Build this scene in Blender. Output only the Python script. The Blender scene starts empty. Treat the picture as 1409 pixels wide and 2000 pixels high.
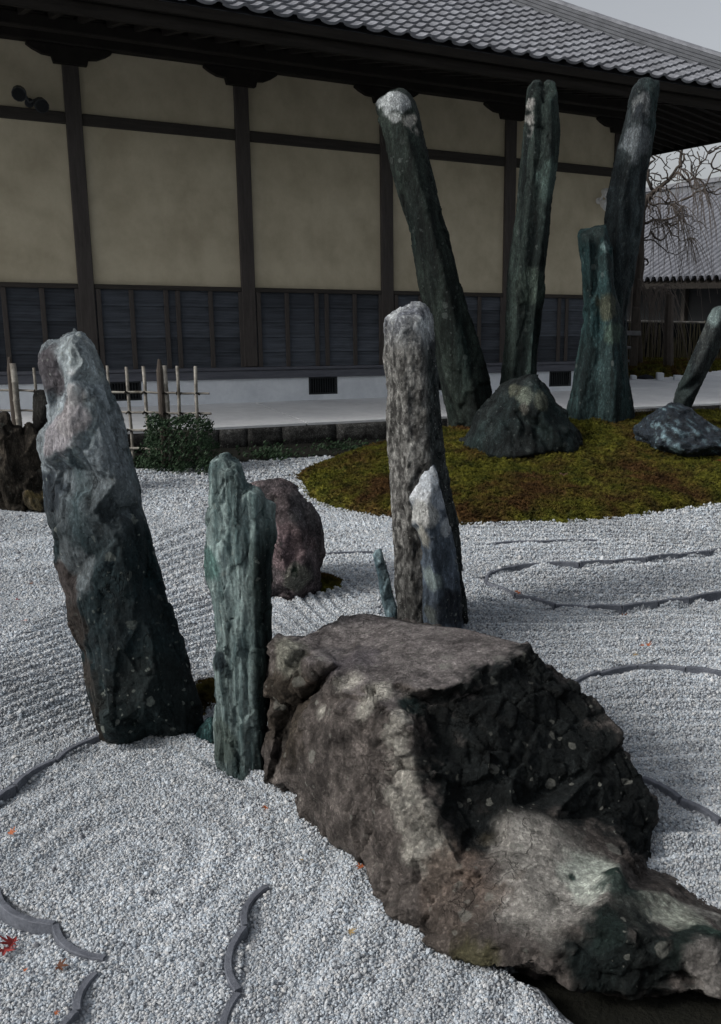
import bpy, bmesh, math, random
import numpy as np
from mathutils import Vector, Matrix
from mathutils.geometry import delaunay_2d_cdt

sc = bpy.context.scene
COL = sc.collection
# ------------------------------------------------------------------ camera (fitted to the hall's bays, rails and joints)
F, CX, CY, PT, RL, EYE = 1875.36, 958.93, 1005.42, 0.2157, 0.0157, 1.65
def ray(px, py):
    c, s = math.cos(RL), math.sin(RL); X = px-CX; Y = py-CY
    X, Y = c*X+s*Y, -s*X+c*Y
    x, y, z = X/F, 1.0, -Y/F
    return np.array([x, y*math.cos(PT)+z*math.sin(PT), -y*math.sin(PT)+z*math.cos(PT)])
def atz(px, py, z=0.0):
    r = ray(px, py); return r*((z-EYE)/r[2])+np.array([0, 0, EYE])
def aty(px, py, Y):
    r = ray(px, py); return r*(Y/r[1])+np.array([0, 0, EYE])
cam = bpy.data.cameras.new('camera'); camo = bpy.data.objects.new('camera', cam); COL.objects.link(camo)
fw = Vector(ray(CX, CY)); rt = Vector((ray(CX+1, CY)-ray(CX, CY))*F); up = Vector((ray(CX, CY-1)-ray(CX, CY))*F)
M = Matrix((rt.normalized(), up.normalized(), -fw.normalized())).transposed().to_4x4()
M.translation = Vector((0, 0, EYE)); camo.matrix_world = M
cam.sensor_fit = 'VERTICAL'; cam.sensor_height = 24; cam.sensor_width = 24
cam.lens = F/2000*24; cam.shift_x = -(CX-704.5)/2000; cam.shift_y = (CY-1000)/2000
cam.clip_start = 0.05; cam.clip_end = 2000
sc.camera = camo
# ------------------------------------------------------------------ overcast daylight
SUN_EL, SUN_AZ = math.radians(37), math.radians(-118)     # azimuth from +Y towards +X
w = bpy.data.worlds.new('World'); sc.world = w; w.use_nodes = True
nt = w.node_tree; nt.nodes.clear()
wo = nt.nodes.new('ShaderNodeOutputWorld'); bg = nt.nodes.new('ShaderNodeBackground')
sky = nt.nodes.new('ShaderNodeTexSky'); sky.sky_type = 'NISHITA'; sky.sun_disc = False
sky.sun_elevation = SUN_EL; sky.sun_rotation = SUN_AZ; sky.air_density = 1.0; sky.dust_density = 4.0
hsv = nt.nodes.new('ShaderNodeHueSaturation'); hsv.inputs['Saturation'].default_value = 0.25
tcw = nt.nodes.new('ShaderNodeTexCoord'); cl = nt.nodes.new('ShaderNodeTexNoise'); cl.inputs['Scale'].default_value = 2.2; cl.inputs['Detail'].default_value = 5
mpw = nt.nodes.new('ShaderNodeMapping'); mpw.inputs['Scale'].default_value = (1, 1, 3)
mr = nt.nodes.new('ShaderNodeMapRange'); mr.inputs['To Min'].default_value = 0.82; mr.inputs['To Max'].default_value = 1.12
mx = nt.nodes.new('ShaderNodeMix'); mx.data_type = 'RGBA'; mx.blend_type = 'MULTIPLY'; mx.inputs['Factor'].default_value = 1
L = nt.links
L.new(tcw.outputs['Generated'], mpw.inputs['Vector']); L.new(mpw.outputs['Vector'], cl.inputs['Vector']); L.new(cl.outputs['Fac'], mr.inputs['Value'])
L.new(sky.outputs['Color'], hsv.inputs['Color']); L.new(hsv.outputs['Color'], mx.inputs['A']); L.new(mr.outputs['Result'], mx.inputs['B'])
L.new(mx.outputs['Result'], bg.inputs['Color']); L.new(bg.outputs['Background'], wo.inputs['Surface'])
bg.inputs['Strength'].default_value = 0.14
sl = bpy.data.lights.new('sun', 'SUN'); sl.energy = 1.35; sl.angle = math.radians(11); sl.color = (1, 0.95, 0.88)
so = bpy.data.objects.new('sun', sl); COL.objects.link(so)
sd = Vector((math.sin(SUN_AZ)*math.cos(SUN_EL), math.cos(SUN_AZ)*math.cos(SUN_EL), math.sin(SUN_EL)))
so.rotation_euler = sd.to_track_quat('Z', 'Y').to_euler(); so.location = sd*40
sc.view_settings.view_transform = 'Standard'; sc.view_settings.look = 'None'; sc.view_settings.gamma = 1
sc.view_settings.use_curve_mapping = False
sc.view_settings.exposure = 0.0
sc.render.engine = 'CYCLES'; sc.cycles.use_denoising = True; sc.cycles.max_bounces = 5
sc.render.film_transparent = False

rnd = random.Random(7); rng = np.random.default_rng(11)
# ------------------------------------------------------------------ numpy noise
_perm = rng.permutation(512); _perm = np.concatenate([_perm, _perm])
_g = rng.normal(size=(512, 3)); _g /= np.linalg.norm(_g, axis=1)[:, None]
def _h(ix, iy, iz):
    return _perm[(_perm[(_perm[ix & 511]+iy) & 511]+iz) & 511]
def perlin(P):
    i = np.floor(P).astype(np.int64); f = P-i; u = f*f*f*(f*(f*6-15)+10)
    out = 0
    for dx in (0, 1):
        for dy in (0, 1):
            for dz in (0, 1):
                g = _g[_h(i[:, 0]+dx, i[:, 1]+dy, i[:, 2]+dz)]
                dot = g[:, 0]*(f[:, 0]-dx)+g[:, 1]*(f[:, 1]-dy)+g[:, 2]*(f[:, 2]-dz)
                wx = u[:, 0] if dx else 1-u[:, 0]; wy = u[:, 1] if dy else 1-u[:, 1]; wz = u[:, 2] if dz else 1-u[:, 2]
                out = out+dot*wx*wy*wz
    return out*1.5
def fbm(P, oct=4, rough=0.5):
    a, s, o = 1.0, 0, 0
    for k in range(oct):
        o = o+a*perlin(P*(2.03**k)+17.3*k); s += a; a *= rough
    return o/s
def ridged(P, oct=4, rough=0.5):
    a, s, o = 1.0, 0, 0
    for k in range(oct):
        o = o+a*(1-2*np.abs(perlin(P*(2.03**k)+9.1*k))); s += a; a *= rough
    return o/s
def chips(P, seed=0):
    """faceted cells: each voronoi cell is a tilted plane"""
    i = np.floor(P).astype(np.int64); best = np.full(len(P), 9.0); val = np.zeros(len(P)); d2 = np.full(len(P), 9.0)
    for dx in (-1, 0, 1):
        for dy in (-1, 0, 1):
            for dz in (-1, 0, 1):
                hh = _h(i[:, 0]+dx+seed, i[:, 1]+dy, i[:, 2]+dz)
                c = np.stack([i[:, 0]+dx+(hh*0.6180339 % 1), i[:, 1]+dy+(hh*0.7548776 % 1), i[:, 2]+dz+(hh*0.5698402 % 1)], 1)
                r = P-c; d = (r*r).sum(1); m = d < best
                v = (_g[(hh*7+3) & 511]*r).sum(1)+((hh*0.31) % 1-0.5)*0.6
                d2 = np.where(m, best, np.minimum(d2, d)); val = np.where(m, v, val); best = np.where(m, d, best)
    return val, np.sqrt(d2)-np.sqrt(best)
def smooth(x, a, b):
    t = np.clip((x-a)/(b-a), 0, 1); return t*t*(3-2*t)

# ------------------------------------------------------------------ object helpers
def tag(o, label=None, cat=None, group=None, kind=None):
    if label: o['label'] = label
    if cat: o['category'] = cat
    if group: o['group'] = group
    if kind: o['kind'] = kind
    return o
def empty(name, loc, rz=0.0):
    o = bpy.data.objects.new(name, None); COL.objects.link(o); o.location = loc; o.rotation_euler = (0, 0, rz); o.empty_display_size = 0.1
    return o
def mesh_obj(name, V, Fc, mat, parent=None, smooth_=False, cols=None):
    me = bpy.data.meshes.new(name); me.from_pydata([tuple(map(float, v)) for v in V], [], [tuple(map(int, f)) for f in Fc]); me.update()
    return fin(name, me, mat, parent, smooth_, cols)
def np_mesh(name, V, Fc):
    me = bpy.data.meshes.new(name); V = np.asarray(V, np.float32); Fc = np.asarray(Fc, np.int32); n, k = Fc.shape
    me.vertices.add(len(V)); me.vertices.foreach_set('co', V.ravel())
    me.loops.add(n*k); me.loops.foreach_set('vertex_index', Fc.ravel())
    me.polygons.add(n); me.polygons.foreach_set('loop_start', np.arange(0, n*k, k, dtype=np.int32)); me.polygons.foreach_set('loop_total', np.full(n, k, np.int32))
    me.update(calc_edges=True); me.validate(); return me
def fin(name, me, mat, parent=None, smooth_=False, cols=None):
    if mat: me.materials.append(mat)
    if smooth_: me.polygons.foreach_set('use_smooth', np.ones(len(me.polygons), bool))
    if cols is not None:
        a = me.color_attributes.new('Col', 'FLOAT_COLOR', 'POINT'); c = np.ones((len(me.vertices), 4), np.float32); c[:, :3] = cols; a.data.foreach_set('color', c.ravel())
    o = bpy.data.objects.new(name, me); COL.objects.link(o)
    if parent: o.parent = parent
    return o
class MB:
    def __init__(s): s.v = []; s.f = []
    def box(s, x0, x1, y0, y1, z0, z1):
        b = len(s.v); s.v += [(x, y, z) for z in (z0, z1) for y in (y0, y1) for x in (x0, x1)]
        s.f += [(b, b+2, b+3, b+1), (b+4, b+5, b+7, b+6), (b, b+1, b+5, b+4), (b+2, b+6, b+7, b+3), (b, b+4, b+6, b+2), (b+1, b+3, b+7, b+5)]; return s
    def bbox(s, x0, x1, y0, y1, z0, z1, e=0.006):
        """box with chamfered edges"""
        bm = bmesh.new(); bmesh.ops.create_cube(bm, size=1)
        for v in bm.verts: v.co = Vector(((x0+x1)/2+v.co.x*(x1-x0), (y0+y1)/2+v.co.y*(y1-y0), (z0+z1)/2+v.co.z*(z1-z0)))
        bmesh.ops.bevel(bm, geom=bm.edges[:], offset=min(e, (x1-x0)/3, (y1-y0)/3, (z1-z0)/3), segments=1, affect='EDGES')
        b = len(s.v); bm.verts.index_update(); s.v += [tuple(v.co) for v in bm.verts]; s.f += [tuple(b+v.index for v in f.verts) for f in bm.faces]; bm.free(); return s
    def prism(s, poly, y0, y1):
        """poly in (x,z), extruded along y"""
        b = len(s.v); n = len(poly); s.v += [(x, y0, z) for x, z in poly]+[(x, y1, z) for x, z in poly]
        s.f += [tuple(range(b, b+n)), tuple(reversed(range(b+n, b+2*n)))]+[(b+i, b+n+i, b+n+(i+1) % n, b+(i+1) % n) for i in range(n)]; return s
    def tube(s, pts, rads, n=8, cap=True):
        pts = [Vector(p) for p in pts]; b = len(s.v)
        if not hasattr(rads, '__len__'): rads = [rads]*len(pts)
        prev = None
        for i, p in enumerate(pts):
            t = (pts[min(i+1, len(pts)-1)]-pts[max(i-1, 0)]).normalized()
            if prev is None: prev = t.orthogonal().normalized()
            u = (prev-t*prev.dot(t)).normalized(); prev = u; v = t.cross(u)
            for k in range(n):
                a = 2*math.pi*k/n; s.v.append(tuple(p+(u*math.cos(a)+v*math.sin(a))*rads[i]))
        for i in range(len(pts)-1):
            for k in range(n):
                a0 = b+i*n+k; a1 = b+i*n+(k+1) % n; s.f.append((a0, a1, a1+n, a0+n))
        if cap: s.f += [tuple(reversed(range(b, b+n))), tuple(range(b+(len(pts)-1)*n, b+len(pts)*n))]
        return s
    def build(s, name, mat, parent=None, sm=False): return mesh_obj(name, s.v, s.f, mat, parent, sm)
def clone(o, name=None, loc=None, rot=None, parent=None):
    c = o.copy(); COL.objects.link(c)
    if name: c.name = name
    if parent: c.parent = parent
    if loc is not None: c.location = loc
    if rot is not None: c.rotation_euler = rot
    return c

# ------------------------------------------------------------------ materials
class NT:
    def __init__(s, name):
        s.m = bpy.data.materials.new(name); s.m.use_nodes = True; s.t = s.m.node_tree; s.t.nodes.clear()
        s.out = s.t.nodes.new('ShaderNodeOutputMaterial'); s.b = s.t.nodes.new('ShaderNodeBsdfPrincipled'); s.l(s.b.outputs[0], s.out.inputs[0])
        s.tc = s.t.nodes.new('ShaderNodeTexCoord')
    def l(s, a, b): s.t.links.new(a, b)
    def coord(s, scale=(1, 1, 1), out='Object', rot=(0, 0, 0)):
        m = s.t.nodes.new('ShaderNodeMapping'); m.inputs['Scale'].default_value = scale; m.inputs['Rotation'].default_value = rot; s.l(s.tc.outputs[out], m.inputs[0]); return m.outputs[0]
    def noise(s, vec, scale, detail=6, rough=0.6, dist=0.0):
        n = s.t.nodes.new('ShaderNodeTexNoise'); n.inputs['Scale'].default_value = scale; n.inputs['Detail'].default_value = detail; n.inputs['Roughness'].default_value = rough; n.inputs['Distortion'].default_value = dist
        s.l(vec, n.inputs['Vector']); return n.outputs['Fac']
    def voro(s, vec, scale, feat='F1', out='Distance', rand=1.0):
        n = s.t.nodes.new('ShaderNodeTexVoronoi'); n.feature = feat; n.inputs['Scale'].default_value = scale; n.inputs['Randomness'].default_value = rand; s.l(vec, n.inputs['Vector']); return n.outputs[out]
    def rng(s, v, a, b, c=0.0, d=1.0, clamp=True):
        n = s.t.nodes.new('ShaderNodeMapRange'); n.clamp = clamp; s.l(v, n.inputs['Value'])
        for k, x in zip(('From Min', 'From Max', 'To Min', 'To Max'), (a, b, c, d)): n.inputs[k].default_value = x
        return n.outputs['Result']
    def math(s, op, a, b=None):
        n = s.t.nodes.new('ShaderNodeMath'); n.operation = op
        for i, x in enumerate((a, b)):
            if x is None: continue
            if isinstance(x, (int, float)): n.inputs[i].default_value = x
            else: s.l(x, n.inputs[i])
        return n.outputs[0]
    def mix(s, f, a, b, mode='MIX'):
        n = s.t.nodes.new('ShaderNodeMix'); n.data_type = 'RGBA'; n.blend_type = mode
        for k, x in (('Factor', f), ('A', a), ('B', b)):
            if isinstance(x, (int, float)) and k == 'Factor': n.inputs[k].default_value = x
            elif isinstance(x, tuple): n.inputs[k].default_value = (*x, 1) if len(x) == 3 else x
            else: s.l(x, n.inputs[k])
        return n.outputs['Result']
    def bump(s, h, strength=0.5, dist=0.01):
        n = s.t.nodes.new('ShaderNodeBump'); n.inputs['Strength'].default_value = strength; n.inputs['Distance'].default_value = dist; s.l(h, n.inputs['Height']); s.l(n.outputs[0], s.b.inputs['Normal']); return s
    def col(s, c): s.l(c, s.b.inputs['Base Color']) if not isinstance(c, tuple) else setattr(s.b.inputs['Base Color'], 'default_value', (*c, 1)); return s
    def rough(s, r, spec=0.4):
        if isinstance(r, (int, float)): s.b.inputs['Roughness'].default_value = r
        else: s.l(r, s.b.inputs['Roughness'])
        s.b.inputs['Specular IOR Level'].default_value = spec; return s
def simple(name, c1, c2, scale=8, rough=0.8, bump=0.3, bd=0.004, stretch=(1, 1, 1), spec=0.3):
    n = NT(name); v = n.coord(stretch); a = n.noise(v, scale, 8, 0.65); b = n.noise(v, scale*7, 4, 0.6)
    n.col(n.mix(n.rng(n.math('ADD', a, n.math('MULTIPLY', b, 0.4)), 0.4, 1.0), c1, c2)); n.rough(rough, spec); n.bump(b, bump, bd); return n.m
def rock_mat(name, stretch=(1, 1, 0.3), spots=0.5, spot_scale=14, rough=0.72, lich=(0.30, 0.33, 0.30), contrast=1.0, spec=0.12, grit=1.0):
    n = NT(name); at = n.t.nodes.new('ShaderNodeAttribute'); at.attribute_name = 'Col'
    v = n.coord(stretch); u = n.coord((1, 1, 1))
    a = n.noise(v, 11, 12, 0.72, 0.15); b = n.noise(u, 90, 6, 0.75); c = n.noise(u, 3.2, 5, 0.6)
    m = n.math('MULTIPLY', n.rng(a, 0.32, 0.68, 1-0.62*contrast, 1+0.65*contrast), n.rng(b, 0.3, 0.7, 0.62, 1.4))
    gv = n.t.nodes.new('ShaderNodeTexVoronoi'); gv.inputs['Scale'].default_value = 120; n.l(v, gv.inputs['Vector']); gs = n.t.nodes.new('ShaderNodeSeparateColor'); n.l(gv.outputs['Color'], gs.inputs[0])
    m = n.math('MULTIPLY', m, n.math('ADD', 1-0.28*grit, n.math('MULTIPLY', n.math('POWER', gs.outputs[0], 3.0), 1.1*grit)))
    m2 = n.t.nodes.new('ShaderNodeVectorMath'); m2.operation = 'SCALE'; n.l(at.outputs['Color'], m2.inputs[0]); n.l(m, m2.inputs['Scale'])
    wz = n.t.nodes.new('ShaderNodeTexNoise'); wz.inputs['Scale'].default_value = 9; wz.inputs['Detail'].default_value = 5; n.l(v, wz.inputs['Vector'])
    w2 = n.t.nodes.new('ShaderNodeVectorMath'); w2.operation = 'SCALE'; w2.inputs['Scale'].default_value = 0.35; n.l(wz.outputs['Color'], w2.inputs[0])
    w3 = n.t.nodes.new('ShaderNodeVectorMath'); w3.operation = 'ADD'; n.l(v, w3.inputs[0]); n.l(w2.outputs[0], w3.inputs[1])
    ce = n.voro(w3.outputs[0], 8, 'DISTANCE_TO_EDGE'); crack = n.math('MAXIMUM', n.rng(ce, 0.0, 0.03), n.rng(n.noise(u, 5, 4), 0.52, 0.62, 1, 0))
    m3 = n.t.nodes.new('ShaderNodeVectorMath'); m3.operation = 'SCALE'; n.l(m2.outputs[0], m3.inputs[0]); n.l(n.rng(crack, 0, 1, 0.62, 1), m3.inputs['Scale']); m2 = m3
    # lichen discs, irregular in size, gathered in patches
    wv = n.t.nodes.new('ShaderNodeVectorMath'); wv.operation = 'ADD'; nz = n.t.nodes.new('ShaderNodeTexNoise'); nz.inputs['Scale'].default_value = 30; n.l(u, nz.inputs['Vector'])
    sc_ = n.t.nodes.new('ShaderNodeVectorMath'); sc_.operation = 'SCALE'; sc_.inputs['Scale'].default_value = 0.03; n.l(nz.outputs['Color'], sc_.inputs[0]); n.l(u, wv.inputs[0]); n.l(sc_.outputs[0], wv.inputs[1])
    tot = None
    for k, (s_, r_) in enumerate(((spot_scale, 0.26), (spot_scale*2.7, 0.24))):
        vo = n.t.nodes.new('ShaderNodeTexVoronoi'); vo.inputs['Scale'].default_value = s_; n.l(wv.outputs[0], vo.inputs['Vector'])
        sep = n.t.nodes.new('ShaderNodeSeparateColor'); n.l(vo.outputs['Color'], sep.inputs[0])
        rr = n.math('MULTIPLY', n.math('MAXIMUM', n.math('SUBTRACT', sep.outputs[0], 0.45), 0.0), r_*2.2)
        msk = n.rng(n.math('SUBTRACT', vo.outputs['Distance'], rr), -0.03, 0.02, 1, 0)
        msk = n.math('MULTIPLY', msk, n.math('GREATER_THAN', sep.outputs[0], 0.5)); tot = msk if tot is None else n.math('MAXIMUM', tot, msk)
    patch = n.rng(c, 0.38, 0.55, 0, 1); fac = n.math('MULTIPLY', n.math('MULTIPLY', tot, patch), n.math('MULTIPLY', n.rng(b, 0.3, 0.6, 0.35, 1), spots))
    n.col(n.mix(fac, m2.outputs[0], lich)); n.rough(n.rng(a, 0.3, 0.7, rough-0.12, rough+0.15), spec)
    h = n.math('ADD', n.math('MULTIPLY', a, 1.0), n.math('MULTIPLY', b, 0.55)); h = n.math('ADD', h, n.math('MULTIPLY', crack, 0.35))
    n.bump(h, 1.0, 0.02); return n.m

M_plaster = NT('ochre_plaster'); _v = M_plaster.coord()
_a = M_plaster.noise(_v, 1.3, 6, 0.6); _b = M_plaster.noise(M_plaster.coord((1, 1, 0.8)), 3.3, 7, 0.62)
M_plaster.col(M_plaster.mix(M_plaster.rng(M_plaster.math('ADD', _a, _b), 0.78, 1.22), (0.41, 0.362, 0.262), (0.55, 0.495, 0.370))).rough(0.9, 0.2).bump(M_plaster.noise(_v, 60, 5), 0.25, 0.003); M_plaster = M_plaster.m
M_white = simple('white_plaster', (0.60, 0.64, 0.69), (0.84, 0.88, 0.92), 2.6, 0.85, 0.2, 0.003)
M_post = simple('weathered_post_wood', (0.030, 0.026, 0.024), (0.085, 0.075, 0.070), 5, 0.75, 0.4, 0.004, (6, 6, 0.5))
M_beam = simple('dark_beam_wood', (0.022, 0.020, 0.018), (0.055, 0.048, 0.042), 5, 0.8, 0.4, 0.004, (0.5, 6, 6))
M_fascia = simple('dark_fascia_wood', (0.008, 0.007, 0.006), (0.028, 0.025, 0.022), 5, 0.85, 0.4, 0.004, (0.5, 6, 6), 0.12)
M_plank = NT('weathered_plank_wood'); _v = M_plank.coord((0.35, 4, 5)); _a = M_plank.noise(_v, 6, 9, 0.7); _oi = M_plank.t.nodes.new('ShaderNodeObjectInfo')
_c = M_plank.mix(M_plank.rng(_a, 0.3, 0.7), (0.024, 0.028, 0.034), (0.088, 0.100, 0.122)); _s = M_plank.t.nodes.new('ShaderNodeVectorMath'); _s.operation = 'SCALE'; M_plank.l(_c, _s.inputs[0]); M_plank.l(M_plank.rng(_oi.outputs['Random'], 0, 1, 0.65, 1.35), _s.inputs['Scale'])
M_plank.col(_s.outputs[0]).rough(0.8, 0.25).bump(_a, 0.4, 0.004); M_plank = M_plank.m
M_sill = simple('grey_sill_wood', (0.06, 0.065, 0.08), (0.14, 0.145, 0.17), 6, 0.8, 0.4, 0.004, (0.5, 6, 6))
M_black = simple('black_soffit_wood', (0.010, 0.009, 0.008), (0.026, 0.023, 0.02), 5, 0.85, 0.3, 0.004, (1, 1, 1), 0.15)
M_dark = simple('dark_opening', (0.004, 0.005, 0.006), (0.010, 0.012, 0.014), 5, 0.8, 0.1)
M_iron = simple('painted_iron', (0.015, 0.018, 0.02), (0.035, 0.04, 0.045), 20, 0.5, 0.2)
M_conc = simple('pale_concrete', (0.54, 0.56, 0.585), (0.80, 0.82, 0.84), 1.7, 0.85, 0.35, 0.003)
M_tile = NT('grey_roof_tile'); _v = M_tile.coord(); _a = M_tile.noise(_v, 9, 6, 0.6); _oi = M_tile.t.nodes.new('ShaderNodeObjectInfo'); _w = M_tile.coord(out='Generated')
_g2 = M_tile.t.nodes.new('ShaderNodeNewGeometry'); _wn = M_tile.noise(_g2.outputs['Position'], 3.1, 4, 0.6)
_c = M_tile.mix(M_tile.rng(M_tile.math('ADD', _a, _wn), 0.75, 1.3), (0.12, 0.125, 0.142), (0.25, 0.262, 0.29)); _s = M_tile.t.nodes.new('ShaderNodeVectorMath'); _s.operation = 'SCALE'; M_tile.l(_c, _s.inputs[0]); M_tile.l(M_tile.rng(_oi.outputs['Random'], 0, 1, 0.72, 1.2), _s.inputs['Scale'])
M_tile.col(_s.outputs[0]).rough(0.48, 0.5).bump(_a, 0.2, 0.003); M_tile = M_tile.m
M_ridge = simple('ridge_tile', (0.07, 0.075, 0.085), (0.17, 0.18, 0.20), 6, 0.55, 0.3, 0.004)
M_edge = simple('edging_tile_clay', (0.06, 0.067, 0.085), (0.19, 0.205, 0.24), 17, 0.75, 0.6, 0.004)
M_soil = simple('dark_soil', (0.004, 0.005, 0.003), (0.012, 0.012, 0.008), 9, 0.95, 0.8, 0.02)  # near-black to carry the shade in the hollow; planting strip shares it
M_farground = simple('pale_ground', (0.34, 0.35, 0.36), (0.50, 0.51, 0.52), 3, 0.9, 0.5, 0.01)
M_bamboo = NT('dry_bamboo'); _v = M_bamboo.coord((1, 1, 1)); _a = M_bamboo.noise(_v, 6, 6, 0.7); M_bamboo.col(M_bamboo.mix(M_bamboo.rng(_a, 0.35, 0.65), (0.08, 0.07, 0.055), (0.36, 0.345, 0.31))).rough(0.55, 0.4).bump(_a, 0.2, 0.003); M_bamboo = M_bamboo.m
M_rope = simple('black_twine', (0.01, 0.009, 0.008), (0.03, 0.025, 0.02), 60, 0.9, 0.6)
M_bark = simple('tree_bark', (0.035, 0.030, 0.026), (0.12, 0.10, 0.085), 9, 0.9, 0.8, 0.01, (1, 1, 0.4))
M_twig = simple('pale_twig', (0.09, 0.075, 0.065), (0.20, 0.17, 0.15), 12, 0.85, 0.3)
M_leafd = simple('box_leaf', (0.012, 0.028, 0.014), (0.035, 0.075, 0.032), 14, 0.6, 0.2)
M_metal = simple('lamp_metal', (0.55, 0.56, 0.56), (0.75, 0.76, 0.76), 20, 0.35, 0.1)
M_lens = simple('lamp_lens', (0.4, 0.42, 0.42), (0.65, 0.66, 0.66), 20, 0.2, 0.05, spec=0.6)

# pebbles and the raked bed below them
n = NT('gravel_bed'); v = n.coord(out='Object')
vc = n.t.nodes.new('ShaderNodeTexVoronoi'); vc.inputs['Scale'].default_value = 85; n.l(v, vc.inputs['Vector'])
sp = n.t.nodes.new('ShaderNodeSeparateColor'); n.l(vc.outputs['Color'], sp.inputs[0])
big = n.noise(v, 1.2, 5, 0.6); edge = n.rng(vc.outputs['Distance'], 0.25, 0.7, 1.0, 0.45)
c = n.mix(sp.outputs[0], (0.36, 0.40, 0.45), (0.68, 0.71, 0.75)); sx = n.t.nodes.new('ShaderNodeVectorMath'); sx.operation = 'SCALE'; n.l(c, sx.inputs[0]); n.l(n.math('MULTIPLY', edge, n.rng(big, 0.3, 0.7, 0.85, 1.1)), sx.inputs['Scale'])
n.col(sx.outputs[0]).rough(0.85, 0.25).bump(n.math('SUBTRACT', 1.0, vc.outputs['Distance']), 1.0, 0.012); M_bed = n.m
n = NT('pebble_stone'); oi = n.t.nodes.new('ShaderNodeObjectInfo'); at = n.t.nodes.new('ShaderNodeAttribute'); at.attribute_name = 'tone'; at.attribute_type = 'INSTANCER'
r2 = n.math('FRACT', n.math('MULTIPLY', oi.outputs['Random'], 37.7)); r3 = n.math('FRACT', n.math('MULTIPLY', oi.outputs['Random'], 171.3))
base = n.mix(oi.outputs['Random'], (0.35, 0.375, 0.41), (0.70, 0.725, 0.76)); tint = n.mix(r2, (0.88, 0.95, 1.0), (1.0, 0.97, 0.92)); c = n.mix(1.0, base, tint, 'MULTIPLY')
c = n.mix(n.math('GREATER_THAN', r3, 0.965), c, (0.16, 0.17, 0.19)); sx = n.t.nodes.new('ShaderNodeVectorMath'); sx.operation = 'SCALE'; n.l(c, sx.inputs[0]); n.l(at.outputs['Fac'], sx.inputs['Scale'])
n.col(sx.outputs[0]).rough(0.75, 0.3); M_peb = n.m
def moss_mat(name):
    n = NT(name); g = n.t.nodes.new('ShaderNodeNewGeometry'); a = n.noise(g.outputs['Position'], 1.7, 5, 0.65); b = n.noise(g.outputs['Position'], 7, 6, 0.7); d = n.noise(g.outputs['Position'], 40, 4, 0.7)
    c1 = n.mix(n.rng(b, 0.35, 0.65), (0.028, 0.036, 0.008), (0.150, 0.145, 0.022)); c2 = n.mix(n.rng(b, 0.35, 0.65), (0.030, 0.017, 0.008), (0.105, 0.058, 0.022))
    c = n.mix(n.rng(a, 0.42, 0.60), c1, c2); oi = n.t.nodes.new('ShaderNodeObjectInfo')
    sx = n.t.nodes.new('ShaderNodeVectorMath'); sx.operation = 'SCALE'; n.l(c, sx.inputs[0]); n.l(n.rng(d, 0.3, 0.7, 0.4, 1.5), sx.inputs['Scale'])
    n.col(sx.outputs[0]).rough(0.95, 0.1).bump(d, 0.8, 0.01); return n.m
M_moss = moss_mat('brown_green_moss')

# ------------------------------------------------------------------ hall frame: local x along the wall, local -y towards the garden
HX, HY = -5.0886, 12.0420; DX, DY = 0.86805, 0.49647; HANG = math.atan2(DY, DX)
def W(s, off, z): return np.array([HX+DX*s+DY*off, HY+DY*s-DX*off, z])
def hall_s(px, py, off=0.0):
    r = ray(px, py); t = (off+HX*DY-HY*DX)/(r[0]*DY-r[1]*DX); p = r*t+np.array([0, 0, EYE]); return (p[0]-HX)*DX+(p[1]-HY)*DY, p[2]

# ------------------------------------------------------------------ edging chains (points on the gravel), used by the ground too
def gp(l): return [atz(x, y)[:2] for x, y in l]
CH = {  # joints in px -> ground; bulge side (+1 = right hand of travel), low side, drop, label
 'A': (gp([(-120, 1640), (-6, 1738), (108, 1806), (206, 1872)]), 1, 1, 0.016, 'dark curved tile edging at the lower left corner beside the big red leaf'),
 'B': (gp([(187, 1900), (150, 1978), (105, 2060)]), 1, -1, 0.014, 'short tile edging running off the bottom edge left of centre'),
 'C': (gp([(522, 1734), (478, 1814), (466, 1940), (452, 2060)]), 1, -1, 0.014, 'grey tile edging snaking through the near gravel below the green stone'),
 'D': (gp([(196, 1438), (108, 1486), (28, 1536), (-30, 1592)]), 1, -1, 0.016, 'tile edging curving up to the foot of the big leaning stone'),
 'E': (gp([(966, 1062), (1062, 1058), (1165, 1056)]), -1, 1, 0.010, 'faint tile edging nearest the moss island'),
 'K': (gp([(632, 1084), (728, 1080)]), -1, 1, 0.006, 'faint single edging tile between purple rock and speckled pillar'),
 'F': (gp([(1480, 1058), (1432, 1068), (1385, 1077), (1325, 1085), (1262, 1092), (1198, 1097), (1132, 1100), (1068, 1099), (1008, 1103), (960, 1116), (952, 1140), (1008, 1163), (1085, 1183), (1150, 1187), (1215, 1186), (1285, 1177), (1346, 1170), (1409, 1158), (1475, 1152)]), None, None, 0.020, 'long looped tile edging round the gravel bed right of the pillar'),
 'G': (gp([(1108, 1345), (1170, 1314), (1245, 1298), (1340, 1303), (1415, 1314), (1490, 1332)]), -1, 1, 0.012, 'tile edging arching across the gravel right of the table rock'),
 'H': (gp([(1255, 1522), (1330, 1563), (1409, 1604), (1490, 1650)]), -1, 1, 0.012, 'tile edging beside the lower right flank of the table rock'),
}
segs = []
for k, (P, bu, lo, dr, lb) in CH.items():
    for i in range(len(P)-1):
        l_ = lo if lo is not None else (1 if i < 10 else -1)   # loop: the near side is the low side
        if k == 'F': l_ = -1 if i < 9 else 1
        segs.append((P[i], P[i+1], l_, 0.07 if (k == 'F' and i >= 16) else dr))
RC = atz(250, 1690)
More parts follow.
